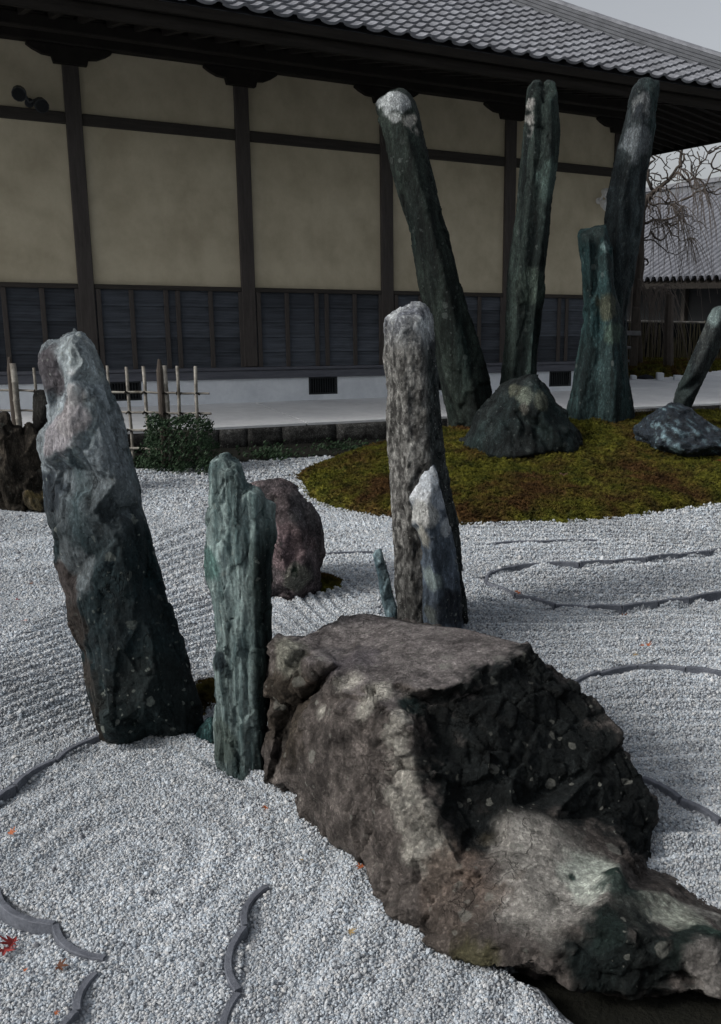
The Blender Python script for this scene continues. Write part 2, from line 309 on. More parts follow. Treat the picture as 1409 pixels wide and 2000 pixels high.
def ground_z(x, y):
    """raked gravel: furrows plus the small steps at the edging"""
    t = np.clip((x+1.15)/0.95, 0, 1); gi = np.where(x < -1.15, 1.55*(x+1.15)-0.736, -0.736*(1-t)**2); gpx = 1.55*(1-t)
    m = 1-0.85*smooth(y, 4.6, 8.6); gi = np.maximum(gi, -2.6)
    ph = (y-gi*m)/np.sqrt(1+(gpx*m)**2*np.where(gi > -2.55, 1, 0.2)); ph = y-gi*m; loc = np.sqrt(1+(gpx*m)**2); ph = ph/(1+0.35*smooth(x, -0.6, -1.4))
    wob = 0.05*np.sin(x*1.7+y*0.6)+0.02*np.sin(x*5.1)
    A = 0.0215*np.sin(2*math.pi*(ph+wob)/0.125)/np.sqrt(loc)*(1-0.85*smooth(y, 4.9, 5.8)*smooth(x, -2.4, -1.5)*smooth(x, 0.3, -0.3))
    rc = np.hypot(x-RC[0], (y-RC[1])*0.8); B = 0.0070*np.sin(2*math.pi*(rc+0.02*np.sin(x*6))/0.125)
    near = smooth(y+0.35*x, 2.95, 2.55)*(x < 1.0)
    z = A*(1-near)+B*near
    P3 = np.stack([x, y, 0*x], 1)
    z = z*(0.65+0.6*np.clip(fbm(P3*1.3, 2)+0.3, 0, 1))+0.012*fbm(P3*1.1, 3)+0.006*fbm(P3*6, 2)
    zc = z; dall = np.full(len(x), 9.0)
    for a, b, lo, dr in segs:
        ab = b-a; t = np.clip(((x-a[0])*ab[0]+(y-a[1])*ab[1])/(ab**2).sum(), 0, 1); dall = np.minimum(dall, np.hypot(x-a[0]-t*ab[0], y-a[1]-t*ab[1]))
    z = z*(0.12+0.88*smooth(dall, 0.03, 0.17))
    for a, b, lo, dr in segs:
        ab = b-a; LL = (ab**2).sum(); t = np.clip(((x-a[0])*ab[0]+(y-a[1])*ab[1])/LL, 0, 1)
        dx_, dy_ = x-(a[0]+t*ab[0]), y-(a[1]+t*ab[1]); d = np.hypot(dx_, dy_)
        side = -(ab[0]*dy_-ab[1]*dx_); side = np.sign(side)   # +1 = right hand of travel
        endf = smooth(t, 0.0, 0.02)*0+1
        z = z-np.where(side*lo > 0, dr*(1-smooth(d, 0.03, 0.26))*(0.7+1.6*fbm(np.stack([x, y, 0*x], 1)*4+3, 2)), 0)*endf
    dp = polydist(x, y, M_PIT)*inpoly(x, y, M_PIT)
    return z-0.11*smooth(dp, 0, 0.12)
M_PIT = [(-0.16, 2.28), (0.0, 2.16), (0.12, 2.06), (0.22, 1.9), (0.3, 1.5), (1.3, 1.4), (1.3, 2.2), (0.6, 2.4), (0.2, 2.3)]
def inpoly(x, y, poly):
    r = np.zeros(len(x), bool); n_ = len(poly); j = n_-1
    for i in range(n_):
        xi, yi = poly[i]; xj, yj = poly[j]
        c_ = ((yi > y) != (yj > y)) & (x < (xj-xi)*(y-yi)/(yj-yi+1e-12)+xi); r ^= c_; j = i
    return r
def polydist(x, y, poly):
    d = np.full(len(x), 99.0); n_ = len(poly)
    for i in range(n_):
        a = np.array(poly[i]); b = np.array(poly[(i+1) % n_]); ab = b-a
        t = np.clip(((x-a[0])*ab[0]+(y-a[1])*ab[1])/((ab**2).sum()+1e-12), 0, 1); d = np.minimum(d, np.hypot(x-a[0]-t*ab[0], y-a[1]-t*ab[1]))
    return d
# moss island
MOSS = [tuple(atz(*p)[:2]) for p in [(597, 952), (608, 974), (650, 990), (700, 1000), (765, 1010), (830, 1017), (900, 1022), (1000, 1021), (1100, 1020), (1180, 1014), (1250, 1007), (1330, 997), (1409, 985), (1520, 968), (1640, 940)]]+[(4.9, 10.6), (4.6, 12.4), (3.2, 13.4), (1.6, 12.6), (0.2, 11.9), (-0.7, 11.3), (-1.3, 10.5), (-1.62, 9.8), (-1.85, 9.1)]
def moss_z(x, y):
    d = polydist(x, y, MOSS)*np.where(inpoly(x, y, MOSS), 1, -1)
    P3 = np.stack([x, y, 0*x], 1)
    d = d+0.07*fbm(P3*3.5, 3)+0.05*fbm(P3*13, 2)
    z = 0.07*(1-np.exp(-np.clip(d, 0, 9)/0.07))+0.47*(1-np.exp(-np.clip(d, 0, 9)/1.0))*(0.30+0.70*smooth(y, 8.2, 10.1))
    z = z+0.07*fbm(P3*1.9, 4)*smooth(d, 0, 0.5)+0.03*np.abs(fbm(P3*7, 3))*smooth(d, -.05, 0.1)+0.012*fbm(P3*20, 2)
    return np.where(d < 0, -0.02+0.3*d, z)
# planting strip at the foot of the terrace
sE = [(-4.69-2.2, 8.4), (-4.69, 9.03), (-3.1, 9.38), (-2.62, 9.84), (-1.62, 10.46), (-0.9, 11.0), (0.2, 12.1), (5.5, 15.4)]
STRIP = sE+[tuple(W(12, 2.22, 0)[:2]), tuple(W(-6, 2.22, 0)[:2])]

# ------------------------------------------------------------------ the ground
def grid_mesh(xs, ys, fz):
    X, Y = np.meshgrid(xs, ys); x = X.ravel(); y = Y.ravel(); V = np.stack([x, y, fz(x, y)], 1)
    nx, ny = len(xs), len(ys); i = (np.arange(ny-1)[:, None]*nx+np.arange(nx-1)[None]).ravel()
    return V, np.stack([i, i+1, i+nx+1, i+nx], 1)
def spaced(segs_):
    out = []
    for a, b, st in segs_: out += list(np.arange(a, b, st))
    return np.array(out+[segs_[-1][1]])
V, Fc = grid_mesh(spaced([(-9, -4.2, 0.08), (-4.2, -2.6, 0.03), (-2.6, 2.2, 0.018), (2.2, 4, 0.03), (4, 9, 0.08)]), spaced([(0.9, 6.5, 0.018), (6.5, 9, 0.03), (9, 13, 0.06)]), ground_z)
g = fin('gravel_ground', np_mesh('gravel_ground', V, Fc), M_bed, None, True); tag(g, 'raked pale gravel bed with soft furrows between the stones', 'gravel', kind='structure')
far = mesh_obj('ground', [(-400, -60, -0.12), (400, -60, -0.12), (400, 700, -0.12), (-400, 700, -0.12)], [(0, 1, 2, 3)], M_farground); tag(far, 'pale ground reaching away beyond the garden', 'ground', kind='structure')
# ------------------------------------------------------------------ edging tiles
ARC = []
def edging(key):
    P, bu, lo, dr, lb = CH[key]; root = empty('tile_edging', (P[0][0], P[0][1], 0)); tag(root, lb, 'edging', 'curved tile edgings in the gravel')
    for i in range(len(P)-1):
        a, b = P[i], P[i+1]; ab = b-a; LL = np.hypot(*ab); nsub = max(1, int(round(LL/0.30))) if LL > 0.42 else 1
        s_, l_ = (bu, lo) if key != 'F' else ((1 if i < 11 else 1), (-1 if i < 9 else 1))
        if key == 'F': s_ = 1 if i < 10 else -1; s_ = -1 if i >= 10 else 1
        for q in range(nsub):
            A = a+ab*(q/nsub); B = a+ab*((q+1)/nsub); AB = B-A; l = np.hypot(*AB); t = AB/l; nr = np.array([t[1], -t[0]])   # right hand normal
            A = A+t*0.003; B = B-t*0.003; sag = (0.13 if key in 'AC' else 0.10 if key in 'BD' else 0.06)*l*s_; th = 0.019; n_ = 10; prof = []
            for k in range(n_+1):
                f = k/n_; c_ = A+(B-A)*f+nr*sag*(4*f*(1-f)); dd = (B-A)/l+nr*sag*4*(1-2*f)/l; dd /= np.hypot(*dd); ARC.append((float(c_[0]), float(c_[1]))); nn = np.array([dd[1], -dd[0]]); prof.append((c_+nn*th/2, c_-nn*th/2))
            mid = (A+B)/2-nr*l_*0.05; top = float(max(ground_z(np.array([mid[0], (A[0]+B[0])/2+nr[0]*.05]), np.array([mid[1], (A[1]+B[1])/2+nr[1]*.05]))))+(0.008 if key in 'ABCD' else 0.010)+rnd.uniform(-.003, .004); bot = -0.12; top0 = top
            V = []
            for pa, pb in prof:
                top = top0+rnd.uniform(-.0018, .0012); V += [(pa[0], pa[1], bot), (pa[0], pa[1], top-0.003), (pa[0]*0.9+pb[0]*0.1, pa[1]*0.9+pb[1]*0.1, top), (pa[0]*0.1+pb[0]*0.9, pa[1]*0.1+pb[1]*0.9, top), (pb[0], pb[1], top-0.003), (pb[0], pb[1], bot)]
            V = [(v[0]-P[0][0], v[1]-P[0][1], v[2]) for v in V]; Fq = []
            for k in range(n_):
                for e in range(5): Fq.append((k*6+e, k*6+e+1, k*6+7+e, k*6+6+e))
            Fq += [tuple(range(5, -1, -1)), tuple(range(n_*6, n_*6+6))]
            mesh_obj('edging_tile', V, Fq, M_edge, root)
for k in CH: edging(k)

# loose pebbles over the bed, denser close by
def scatter(y0, y1, dens, padx):
    ys = []; xs = []
    st = 1/math.sqrt(dens); gy = np.arange(y0, y1, st)
    for yy in gy:
        xx = np.arange(-0.60*yy-padx, 0.30*yy+padx, st); xs.append(xx+rng.uniform(-.5, .5, len(xx))*st); ys.append(yy+rng.uniform(-.5, .5, len(xx))*st)
    return np.concatenate(xs), np.concatenate(ys)
px_, py_, sz_ = [], [], []
for (a, b, dn, r_) in ((1.5, 3.4, 25000, 0.0043), (3.4, 5.2, 16000, 0.0051), (5.2, 7.6, 7500, 0.0070), (7.6, 11.6, 3600, 0.0100)):
    x, y = scatter(a, b, dn, 0.9); px_.append(x); py_.append(y); sz_.append(r_*rng.lognormal(-.12, 0.27, len(x)))
px_ = np.concatenate(px_); py_ = np.concatenate(py_); sz_ = np.concatenate(sz_)
P3 = np.stack([px_, py_, 0*px_], 1)
keep = ~(inpoly(px_, py_, MOSS)) & ~inpoly(px_, py_, STRIP) & ~inpoly(px_+0.05*fbm(P3*9, 2), py_+0.05*fbm(P3*9+5, 2), M_PIT)
sst = (px_-HX)*DY-(py_-HY)*DX
keep &= sst > 2.3
from mathutils.kdtree import KDTree
kd = KDTree(len(ARC)); [kd.insert((a, b, 0), i) for i, (a, b) in enumerate(ARC)]; kd.balance()
dmin = np.full(len(px_), 9.0)
for a, b, lo, dr in segs:
    ab = b-a; t = np.clip(((px_-a[0])*ab[0]+(py_-a[1])*ab[1])/(ab**2).sum(), 0, 1); dmin = np.minimum(dmin, np.hypot(px_-a[0]-t*ab[0], py_-a[1]-t*ab[1]))
for i in np.nonzero((dmin < .09) & keep)[0]:
    if kd.find((px_[i], py_[i], 0))[2] < .017: keep[i] = False
px_, py_, sz_ = px_[keep], py_[keep], sz_[keep]; P3 = P3[keep]
pz_ = ground_z(px_, py_)+sz_*rng.uniform(-0.1, 0.7, len(px_))
tone = 0.95+0.42*fbm(P3*0.8, 3)+0.16*fbm(P3*4, 2)
def instancer(name, P, size, extra, mat, builder, squash, label, cat):
    me = bpy.data.meshes.new(name); me.vertices.add(len(P)); me.vertices.foreach_set('co', np.asarray(P, np.float32).ravel())
    a = me.attributes.new('size', 'FLOAT', 'POINT'); a.data.foreach_set('value', np.asarray(size, np.float32))
    a = me.attributes.new('tone', 'FLOAT', 'POINT'); a.data.foreach_set('value', np.asarray(extra, np.float32))
    me.materials.append(mat)
    o = bpy.data.objects.new(name, me); COL.objects.link(o)
    ng = bpy.data.node_groups.new(name, 'GeometryNodeTree'); ng.interface.new_socket('Geometry', in_out='INPUT', socket_type='NodeSocketGeometry'); ng.interface.new_socket('Geometry', in_out='OUTPUT', socket_type='NodeSocketGeometry')
    N = ng.nodes; gi = N.new('NodeGroupInput'); go = N.new('NodeGroupOutput'); iop = N.new('GeometryNodeInstanceOnPoints')
    geo = builder(ng); sm = N.new('GeometryNodeSetMaterial'); sm.inputs['Material'].default_value = mat; ng.links.new(geo, sm.inputs[0])
    rv = N.new('FunctionNodeRandomValue'); rv.data_type = 'FLOAT_VECTOR'; rv.inputs[0].default_value = (0, 0, 0) if squash[2] else (-0.35, -0.35, 0); rv.inputs[1].default_value = (6.283, 6.283, 6.283) if squash[2] else (0.35, 0.35, 6.283)
    rs = N.new('FunctionNodeRandomValue'); rs.data_type = 'FLOAT_VECTOR'; rs.inputs[0].default_value = (squash[0],)*3; rs.inputs[1].default_value = (squash[1],)*3; rs.inputs['Seed'].default_value = 5
    na = N.new('GeometryNodeInputNamedAttribute'); na.data_type = 'FLOAT'; na.inputs['Name'].default_value = 'size'
    vm = N.new('ShaderNodeVectorMath'); vm.operation = 'SCALE'; ng.links.new(rs.outputs[0], vm.inputs[0]); ng.links.new(na.outputs[0], vm.inputs['Scale'])
    ng.links.new(gi.outputs[0], iop.inputs['Points']); ng.links.new(sm.outputs[0], iop.inputs['Instance']); ng.links.new(rv.outputs[0], iop.inputs['Rotation']); ng.links.new(vm.outputs[0], iop.inputs['Scale']); ng.links.new(iop.outputs[0], go.inputs[0])
    md = o.modifiers.new('scatter', 'NODES'); md.node_group = ng
    return tag(o, label, cat, kind='stuff')
def ico(sub, amt):
    def f(ng):
        N = ng.nodes; s_ = N.new('GeometryNodeMeshIcoSphere'); s_.inputs['Radius'].default_value = 1; s_.inputs['Subdivisions'].default_value = sub
        p = N.new('GeometryNodeSetPosition'); nz = N.new('ShaderNodeTexNoise'); nz.inputs['Scale'].default_value = 1.3; sb = N.new('ShaderNodeVectorMath'); sb.operation = 'SUBTRACT'; sb.inputs[1].default_value = (.5, .5, .5)
        sc2 = N.new('ShaderNodeVectorMath'); sc2.operation = 'SCALE'; sc2.inputs['Scale'].default_value = amt
        ng.links.new(nz.outputs['Color'], sb.inputs[0]); ng.links.new(sb.outputs[0], sc2.inputs[0]); ng.links.new(sc2.outputs[0], p.inputs['Offset']); ng.links.new(s_.outputs[0], p.inputs[0])
        return p.outputs[0]
    return f
def tuft(ng):
    N = ng.nodes; j = N.new('GeometryNodeJoinGeometry')
    for k in range(5):
        c_ = N.new('GeometryNodeMeshCone'); c_.inputs['Vertices'].default_value = 3; c_.inputs['Radius Bottom'].default_value = 0.16; c_.inputs['Radius Top'].default_value = 0.0; c_.inputs['Depth'].default_value = 1.0; c_.fill_type = 'NONE'
        t = N.new('GeometryNodeTransform'); a = k*1.257+0.3; t.inputs['Rotation'].default_value = (0.75*math.sin(a), 0.75*math.cos(a), a); t.inputs['Translation'].default_value = (0.25*math.cos(a), -0.25*math.sin(a), 0)
        ng.links.new(c_.outputs[0], t.inputs[0]); ng.links.new(t.outputs[0], j.inputs[0])
    return j.outputs[0]
instancer('gravel', np.stack([px_, py_, pz_], 1), sz_, tone, M_peb, ico(1, 0.9), (0.65, 1.25, True), 'loose pale grey and white pebbles covering the raked bed', 'gravel')
# near-black sheet with the shade under the table rock's overhang put into its colour, and the planting strip
def patch(name, poly, z, mat, label, cat, step=0.05, wob=0.04, kind='structure'):
    P = np.array(poly); x0, y0 = P.min(0); x1, y1 = P.max(0)
    V, Fc = grid_mesh(np.arange(x0, x1+step, step), np.arange(y0, y1+step, step), lambda x, y: z+0.25*step*fbm(np.stack([x, y, 0*x], 1)*7, 3)+0*x)
    c_ = V[Fc].mean(1); c2 = c_+0; n3 = fbm(c_*6, 3); c2[:, 0] += wob*n3; m_ = inpoly(c2[:, 0], c2[:, 1]+wob*fbm(c_*6+9, 3), poly); Fc = Fc[m_]
    u, inv = np.unique(Fc, return_inverse=True); return tag(fin(name, np_mesh(name, V[u], inv.reshape(-1, 4)), mat, None, True), label, cat, kind=kind)
patch('shaded_soil_hollow', M_PIT, -0.075, M_soil, 'dark damp earth in the hollow under the overhanging rock', 'soil', 0.02, 0.03)
patch('planting_strip', STRIP, 0.028, M_soil, 'dark planting strip between raked gravel and terrace', 'soil', 0.06, 0.10)
xs = np.arange(-2.0, 5.2, 0.035); ys = np.arange(7.0, 13.6, 0.035)
V, Fc = grid_mesh(xs, ys, moss_z); m_ = (V[:, 2][Fc] > -0.05).any(1); Fc = Fc[m_]; u, inv = np.unique(Fc, return_inverse=True)
mi = fin('moss_island', np_mesh('moss_island', V[u], inv.reshape(-1, 4)), M_moss, None, True); tag(mi, 'low mounded island of brown and green moss carrying the tall stones', 'moss', kind='structure')
nm = 120000; x = rng.uniform(-2, 4.6, nm); y = 7.0+6*rng.uniform(0, 1, nm)**1.5; k_ = inpoly(x, y, MOSS) | ((polydist(x, y, MOSS) < .10*rng.uniform(0, 1, nm)**2) & (rng.random(nm) < .6)); x, y = x[k_], y[k_]
instancer('moss_tufts', np.stack([x, y, np.maximum(moss_z(x, y), ground_z(x, y))+0.004], 1), rng.uniform(0.012, 0.030, len(x)), np.ones(len(x)), M_moss, tuft, (0.7, 1.2, False), 'fine tufts of brown and green moss over the island', 'moss')

# ------------------------------------------------------------------ rocks
_tmp = bpy.data.objects.new('tmp', None)
def make_rock(name, outline, inner, Y0, t, voxel, mat, colf, amp=1.0, grain=(1, 1, 0.35), shrink=0.88, sm=2, chip=(6, 14), flute=0.0, absdepth=False, parent=None, seed=0, base=None, fine=1.0, flat_top=0.0, soft=1.0, calm=()):
    """outline and ridge points are lifted to their own depth, given thickness, rebuilt as one solid and weathered"""
    cons = []; flat = []
    for p in inner:
        if isinstance(p, list):
            for i in range(len(p)):
                if i: cons.append((len(outline)+len(flat)-1, len(outline)+len(flat)))
                flat.append(p[i])
        else: flat.append(p)
    inner = flat
    pts = [tuple(p[:2]) for p in outline]+[tuple(p[:2]) for p in inner]
    vv = [p[2] if len(p) > 2 else 0.0 for p in outline]+[p[2] for p in inner]
    r = delaunay_2d_cdt([Vector(p) for p in pts], cons, [list(range(len(outline)))], 1, 1e-4)
    P2, tris, orig = r[0], r[2], r[3]; dep = []
    for i, o in enumerate(orig):
        if o: dep.append(vv[o[0]])
        else:
            j = min(range(len(pts)), key=lambda q: (pts[q][0]-P2[i][0])**2+(pts[q][1]-P2[i][1])**2); dep.append(vv[j])
    Y = [(d if absdepth else Y0-d) for d in dep]; cxm = sum(p[0] for p in P2)/len(P2)
    front = [aty(p[0], p[1], y_) for p, y_ in zip(P2, Y)]
    back = []
    for p, y_, d in zip(P2, Y, dep):
        q = aty(p[0], p[1], (y_ if absdepth else Y0)+t); c_ = aty(cxm, p[1], (y_ if absdepth else Y0)+t); q2 = c_+(q-c_)*shrink; back.append(q2)
    n_ = len(front); faces = []
    ecount = {}
    for f in tris:
        faces.append(tuple(f)); faces.append(tuple(n_+i for i in reversed(f)))
        for a, b in zip(f, list(f[1:])+[f[0]]): ecount[(a, b)] = 1
    for (a, b) in list(ecount):
        if (b, a) not in ecount: faces.append((b, a, n_+a)); faces.append((b, n_+a, n_+b))
    me = bpy.data.meshes.new('raw'); me.from_pydata([tuple(p) for p in front+back], [], faces); bm = bmesh.new(); bm.from_mesh(me); bmesh.ops.recalc_face_normals(bm, faces=bm.faces); bm.to_mesh(me); bm.free()
    ob = bpy.data.objects.new('raw', me); COL.objects.link(ob); md = ob.modifiers.new('r', 'REMESH'); md.mode = 'VOXEL'; md.voxel_size = voxel; md.adaptivity = 0
    bpy.context.view_layer.update(); ev = ob.evaluated_get(bpy.context.evaluated_depsgraph_get()); m2 = ev.to_mesh()
    nv = len(m2.vertices); V = np.empty(nv*3, np.float32); m2.vertices.foreach_get('co', V); V = V.reshape(-1, 3).astype(float)
    npoly = len(m2.polygons); lv = np.empty(len(m2.loops), np.int32); m2.loops.foreach_get('vertex_index', lv); Q = lv.reshape(npoly, 4)
    ev.to_mesh_clear(); bpy.data.objects.remove(ob); bpy.data.meshes.remove(me)
    E_ = np.concatenate([Q[:, [0, 1]], Q[:, [1, 2]], Q[:, [2, 3]], Q[:, [3, 0]]]); deg = np.bincount(E_[:, 0], minlength=nv).astype(float)[:, None]
    def lap(V):
        A = np.stack([np.bincount(E_[:, 0], weights=V[E_[:, 1], k], minlength=nv) for k in range(3)], 1); return A/np.maximum(deg, 1)
    def norms(V):
        fn = np.cross(V[Q[:, 2]]-V[Q[:, 0]], V[Q[:, 3]]-V[Q[:, 1]]); N = np.stack([sum(np.bincount(Q[:, j], weights=fn[:, k], minlength=nv) for j in range(4)) for k in range(3)], 1); return N/np.maximum(np.linalg.norm(N, axis=1)[:, None], 1e-9)
    for _ in range(sm): V = V*0.5+lap(V)*0.5
    N = norms(V)
    for _ in range(4): N = lap(N)
    N /= np.maximum(np.linalg.norm(N, axis=1)[:, None], 1e-9)
    flat = 1-flat_top*smooth(N[:, 2], .75, .93)
    G = V*np.array(grain)+seed*3.7
    size = max(0.12, (V.max(0)-V.min(0)).min())
    c1, e1 = chips(G*chip[0]+0.25*np.stack([fbm(V*4+k*9, 2) for k in range(3)], 1)); c2, e2 = chips(G*chip[1], 5)
    a = amp*size
    D = a*(0.12*c1+0.085*c2+soft*(0.05*ridged(G*9, 4, 0.55)-0.03+0.06*fbm(V*2.5+seed, 3)))*flat+fine*0.006*ridged(G*26+3, 3, 0.6)+fine*0.004*chips(G*34, 9)[0]-a*0.05*np.clip(1-e2*9, 0, 1)*np.clip(fbm(G*5+3, 2)+0.2, 0, 1)*2
    if flute: D = D+flute*np.sin(V[:, 0]*38+2.5*fbm(V*np.array([3, 3, 0.7]), 2)*3)*0.5+flute*ridged(V*np.array([22, 22, 1.2])+seed, 2)*0.6
    for cx_, cy_, cY_, cr_, ck_ in calm: D = D*(1-ck_*smooth(np.linalg.norm(V-aty(cx_, cy_, cY_), axis=1), cr_, cr_*.6))
    D = D*(0.25+0.75*flat); V = V+N*D[:, None]; N = norms(V)
    col = np.clip(colf(V, N, c1, D/a), 0.004, 0.9)
    org = np.array([V[:, 0].mean(), V[:, 1].mean(), 0.0]) if base is None else np.array(base)
    o = fin(name, np_mesh(name, V-org, Q), mat, parent, True, col); o.location = org
    return o
def lerp(a, b, t): return np.array(a)[None]*(1-t[:, None])+np.array(b)[None]*t[:, None]
def paint(V, col, patches, Yd, seed=0):
    """colour areas of the stone: noisy-edged balls round points on it"""
    nz = fbm(V*7+seed, 4, 0.6)
    for p in patches:
        x, y, r_, c_ = p[:4]; v_ = p[4] if len(p) > 4 else 0.0; st = p[5] if len(p) > 5 else 1.0
        q = aty(x, y, Yd-v_); d = np.linalg.norm((V-q)*np.array([1, 0.6, 1]), axis=1)/r_+nz*0.9
        m = smooth(d, 1.15, 0.75)*st; col = col*(1-m[:, None])+np.array(c_)[None]*m[:, None]
    return col
M_rA = rock_mat('blue_green_schist', (1, 1, 0.5), 0.7, 17, 0.62, grit=0.5)
M_rB = rock_mat('green_schist', (1.2, 1.2, 0.22), 0.5, 34, 0.6, contrast=1.0, grit=0.5)
M_rC = rock_mat('brown_rough_rock', (1, 1, 0.8), 0.45, 17, 0.8, lich=(0.22, 0.23, 0.20))
M_rD = rock_mat('speckled_grey_rock', (1, 1, 0.4), 0.7, 34, 0.75, lich=(0.42, 0.43, 0.41), contrast=1.1, grit=0.8)
M_rE = rock_mat('dark_green_schist', (1.3, 1.3, 0.32), 0.3, 9, 0.6, lich=(0.2, 0.23, 0.22))
M_rF = rock_mat('folded_blue_rock', (1.6, 1.6, 2.6), 0.4, 18, 0.42, lich=(0.3, 0.42, 0.46), contrast=1.4, spec=0.35)
M_rG = rock_mat('dark_stump_rock', (1.3, 1.3, 0.25), 0.15, 12, 0.85)

# big leaning stone, left
O1 = [(78, 694), (84, 678), (97, 666), (114, 667), (129, 653), (156, 652), (180, 676), (193, 709), (208, 753), (224, 806), (240, 855), (254, 901), (267, 947), (277, 988), (291, 1035), (300, 1073), (312, 1130), (325, 1168), (346, 1234), (364, 1283), (379, 1331), (390, 1372), (398, 1408), (398, 1450), (300, 1480), (205, 1470), (194, 1426), (187, 1383), (169, 1316), (167, 1275), (153, 1255), (135, 1209), (132, 1163), (111, 1099), (112, 1061), (95, 1025), (88, 962), (88, 911), (76, 875), (78, 857), (101, 824), (97, 794), (91, 763), (83, 732)]
I1 = [(147, 673, .10), (137, 740, .14), (139, 783, .15), (134, 816, .17), (114, 783, -.02), (111, 806, 0), (116, 745, .02), (112, 700, .06), (106, 838, .11), (90, 897, .08), (144, 870, .19), (103, 888, .13), (108, 915, .05), (112, 960, .07), (203, 860, .15), (165, 707, .11), (190, 783, .12), (229, 937, .14), (164, 1158, .16), (197, 1260, .18), (208, 1362, .2), (212, 1430, .2), (131, 1132, .04), (177, 1324, .05), (259, 1158, .15), (310, 1285, .13), (284, 1375, .19), (335, 1413, .14), (180, 1000, .17), (230, 1050, .16), (140, 1040, .12)]
def col1(V, N, c, d):
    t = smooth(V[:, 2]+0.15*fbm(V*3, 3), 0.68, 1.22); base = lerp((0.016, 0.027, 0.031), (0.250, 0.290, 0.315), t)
    g_ = smooth(fbm(V*np.array([5, 5, 2])+4, 3), 0.0, 0.4); base = base*(1-0.55*g_[:, None])+np.array([[0.018, 0.055, 0.062]])*(0.55*g_[:, None])
    base = paint(V, base, [(95, 862, .07, (0.36, 0.345, 0.37), .1), (118, 850, .08, (0.34, 0.33, 0.355), .12), (130, 815, .07, (0.38, 0.365, 0.38), .15), (137, 770, .04, (0.40, 0.40, 0.41), .15), (142, 720, .03, (0.42, 0.43, 0.44), .12), (105, 730, .09, (0.095, 0.09, 0.10)), (165, 680, .12, (0.33, 0.38, 0.40), .1), (108, 960, .10, (0.035, 0.045, 0.055)),
        (150, 1110, .10, (0.11, 0.13, 0.14), .1), (135, 1140, .09, (0.058, 0.050, 0.048)), (155, 1220, .11, (0.036, 0.031, 0.028)), (185, 1330, .11, (0.044, 0.040, 0.036)), (200, 1410, .10, (0.038, 0.034, 0.029)), (300, 1260, .22, (0.022, 0.030, 0.033), .1, .6), (300, 1380, .22, (0.018, 0.022, 0.022), .1, .7)], 3.5)  # pale patches on the left ledge put light from the left into the colour
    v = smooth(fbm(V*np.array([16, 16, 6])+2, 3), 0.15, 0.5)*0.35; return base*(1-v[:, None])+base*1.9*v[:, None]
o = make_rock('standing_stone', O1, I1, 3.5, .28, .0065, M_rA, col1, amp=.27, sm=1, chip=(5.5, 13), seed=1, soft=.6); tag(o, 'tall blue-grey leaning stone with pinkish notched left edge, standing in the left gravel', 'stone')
# green fluted stone
O2 = [(412, 906), (430, 897), (441, 892), (449, 899), (460, 909), (471, 934), (479, 946), (502, 956), (514, 973), (535, 987), (535, 1010), (537, 1045), (532, 1084), (529, 1117), (529, 1168), (527, 1207), (525, 1262), (524, 1303), (522, 1365), (518, 1417), (512, 1468), (508, 1520), (505, 1560), (430, 1555), (421, 1493), (417, 1478), (418, 1417), (425, 1365), (430, 1314), (427, 1295), (434, 1252), (428, 1211), (426, 1179), (421, 1158), (407, 1127), (404, 1086), (407, 1035), (410, 993), (411, 942)]
I2 = []
for x0, v0, ys_, sl_ in ((430, .052, (925, 1000, 1090, 1180, 1290, 1400, 1500), .022), (447, .044, (940, 1000, 1040, 1100, 1200, 1300, 1420, 1505), .018), (463, .072, (930, 985, 1060, 1130, 1230, 1340, 1450, 1520), .012), (483, .052, (965, 1010, 1080, 1170, 1290, 1400, 1515), .006), (500, .060, (972, 1030, 1100, 1200, 1320, 1440, 1520), -.004)):
    I2.append([(x0+max(0, yy-1100)*sl_*3, yy, v0*(1+.25*rnd.uniform(-1, 1))*(1 if yy > 960 else .7)) for yy in ys_])
def col2(V, N, c, d):
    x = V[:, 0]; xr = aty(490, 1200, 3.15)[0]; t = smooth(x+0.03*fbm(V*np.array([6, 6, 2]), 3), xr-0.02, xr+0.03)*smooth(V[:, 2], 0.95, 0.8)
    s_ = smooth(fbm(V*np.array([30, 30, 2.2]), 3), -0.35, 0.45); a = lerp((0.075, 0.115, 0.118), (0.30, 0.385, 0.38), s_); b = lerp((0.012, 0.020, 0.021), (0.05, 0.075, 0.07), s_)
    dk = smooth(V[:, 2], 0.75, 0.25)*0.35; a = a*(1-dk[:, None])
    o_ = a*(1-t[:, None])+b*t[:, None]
    return paint(V, o_, [(415, 1100, .07, (0.09, 0.16, 0.15), 0), (440, 1290, .04, (0.02, 0.03, 0.035), 0), (430, 1440, .07, (0.09, 0.12, 0.11), 0)], 3.2)
o = make_rock('standing_stone', O2, I2, 3.2, .15, .0048, M_rB, col2, amp=.62, grain=(1, 1, .30), sm=1, chip=(9, 22), flute=.0016, seed=2, soft=.5); tag(o, 'pale green fluted upright stone with a pointed top and dark right flank', 'stone')
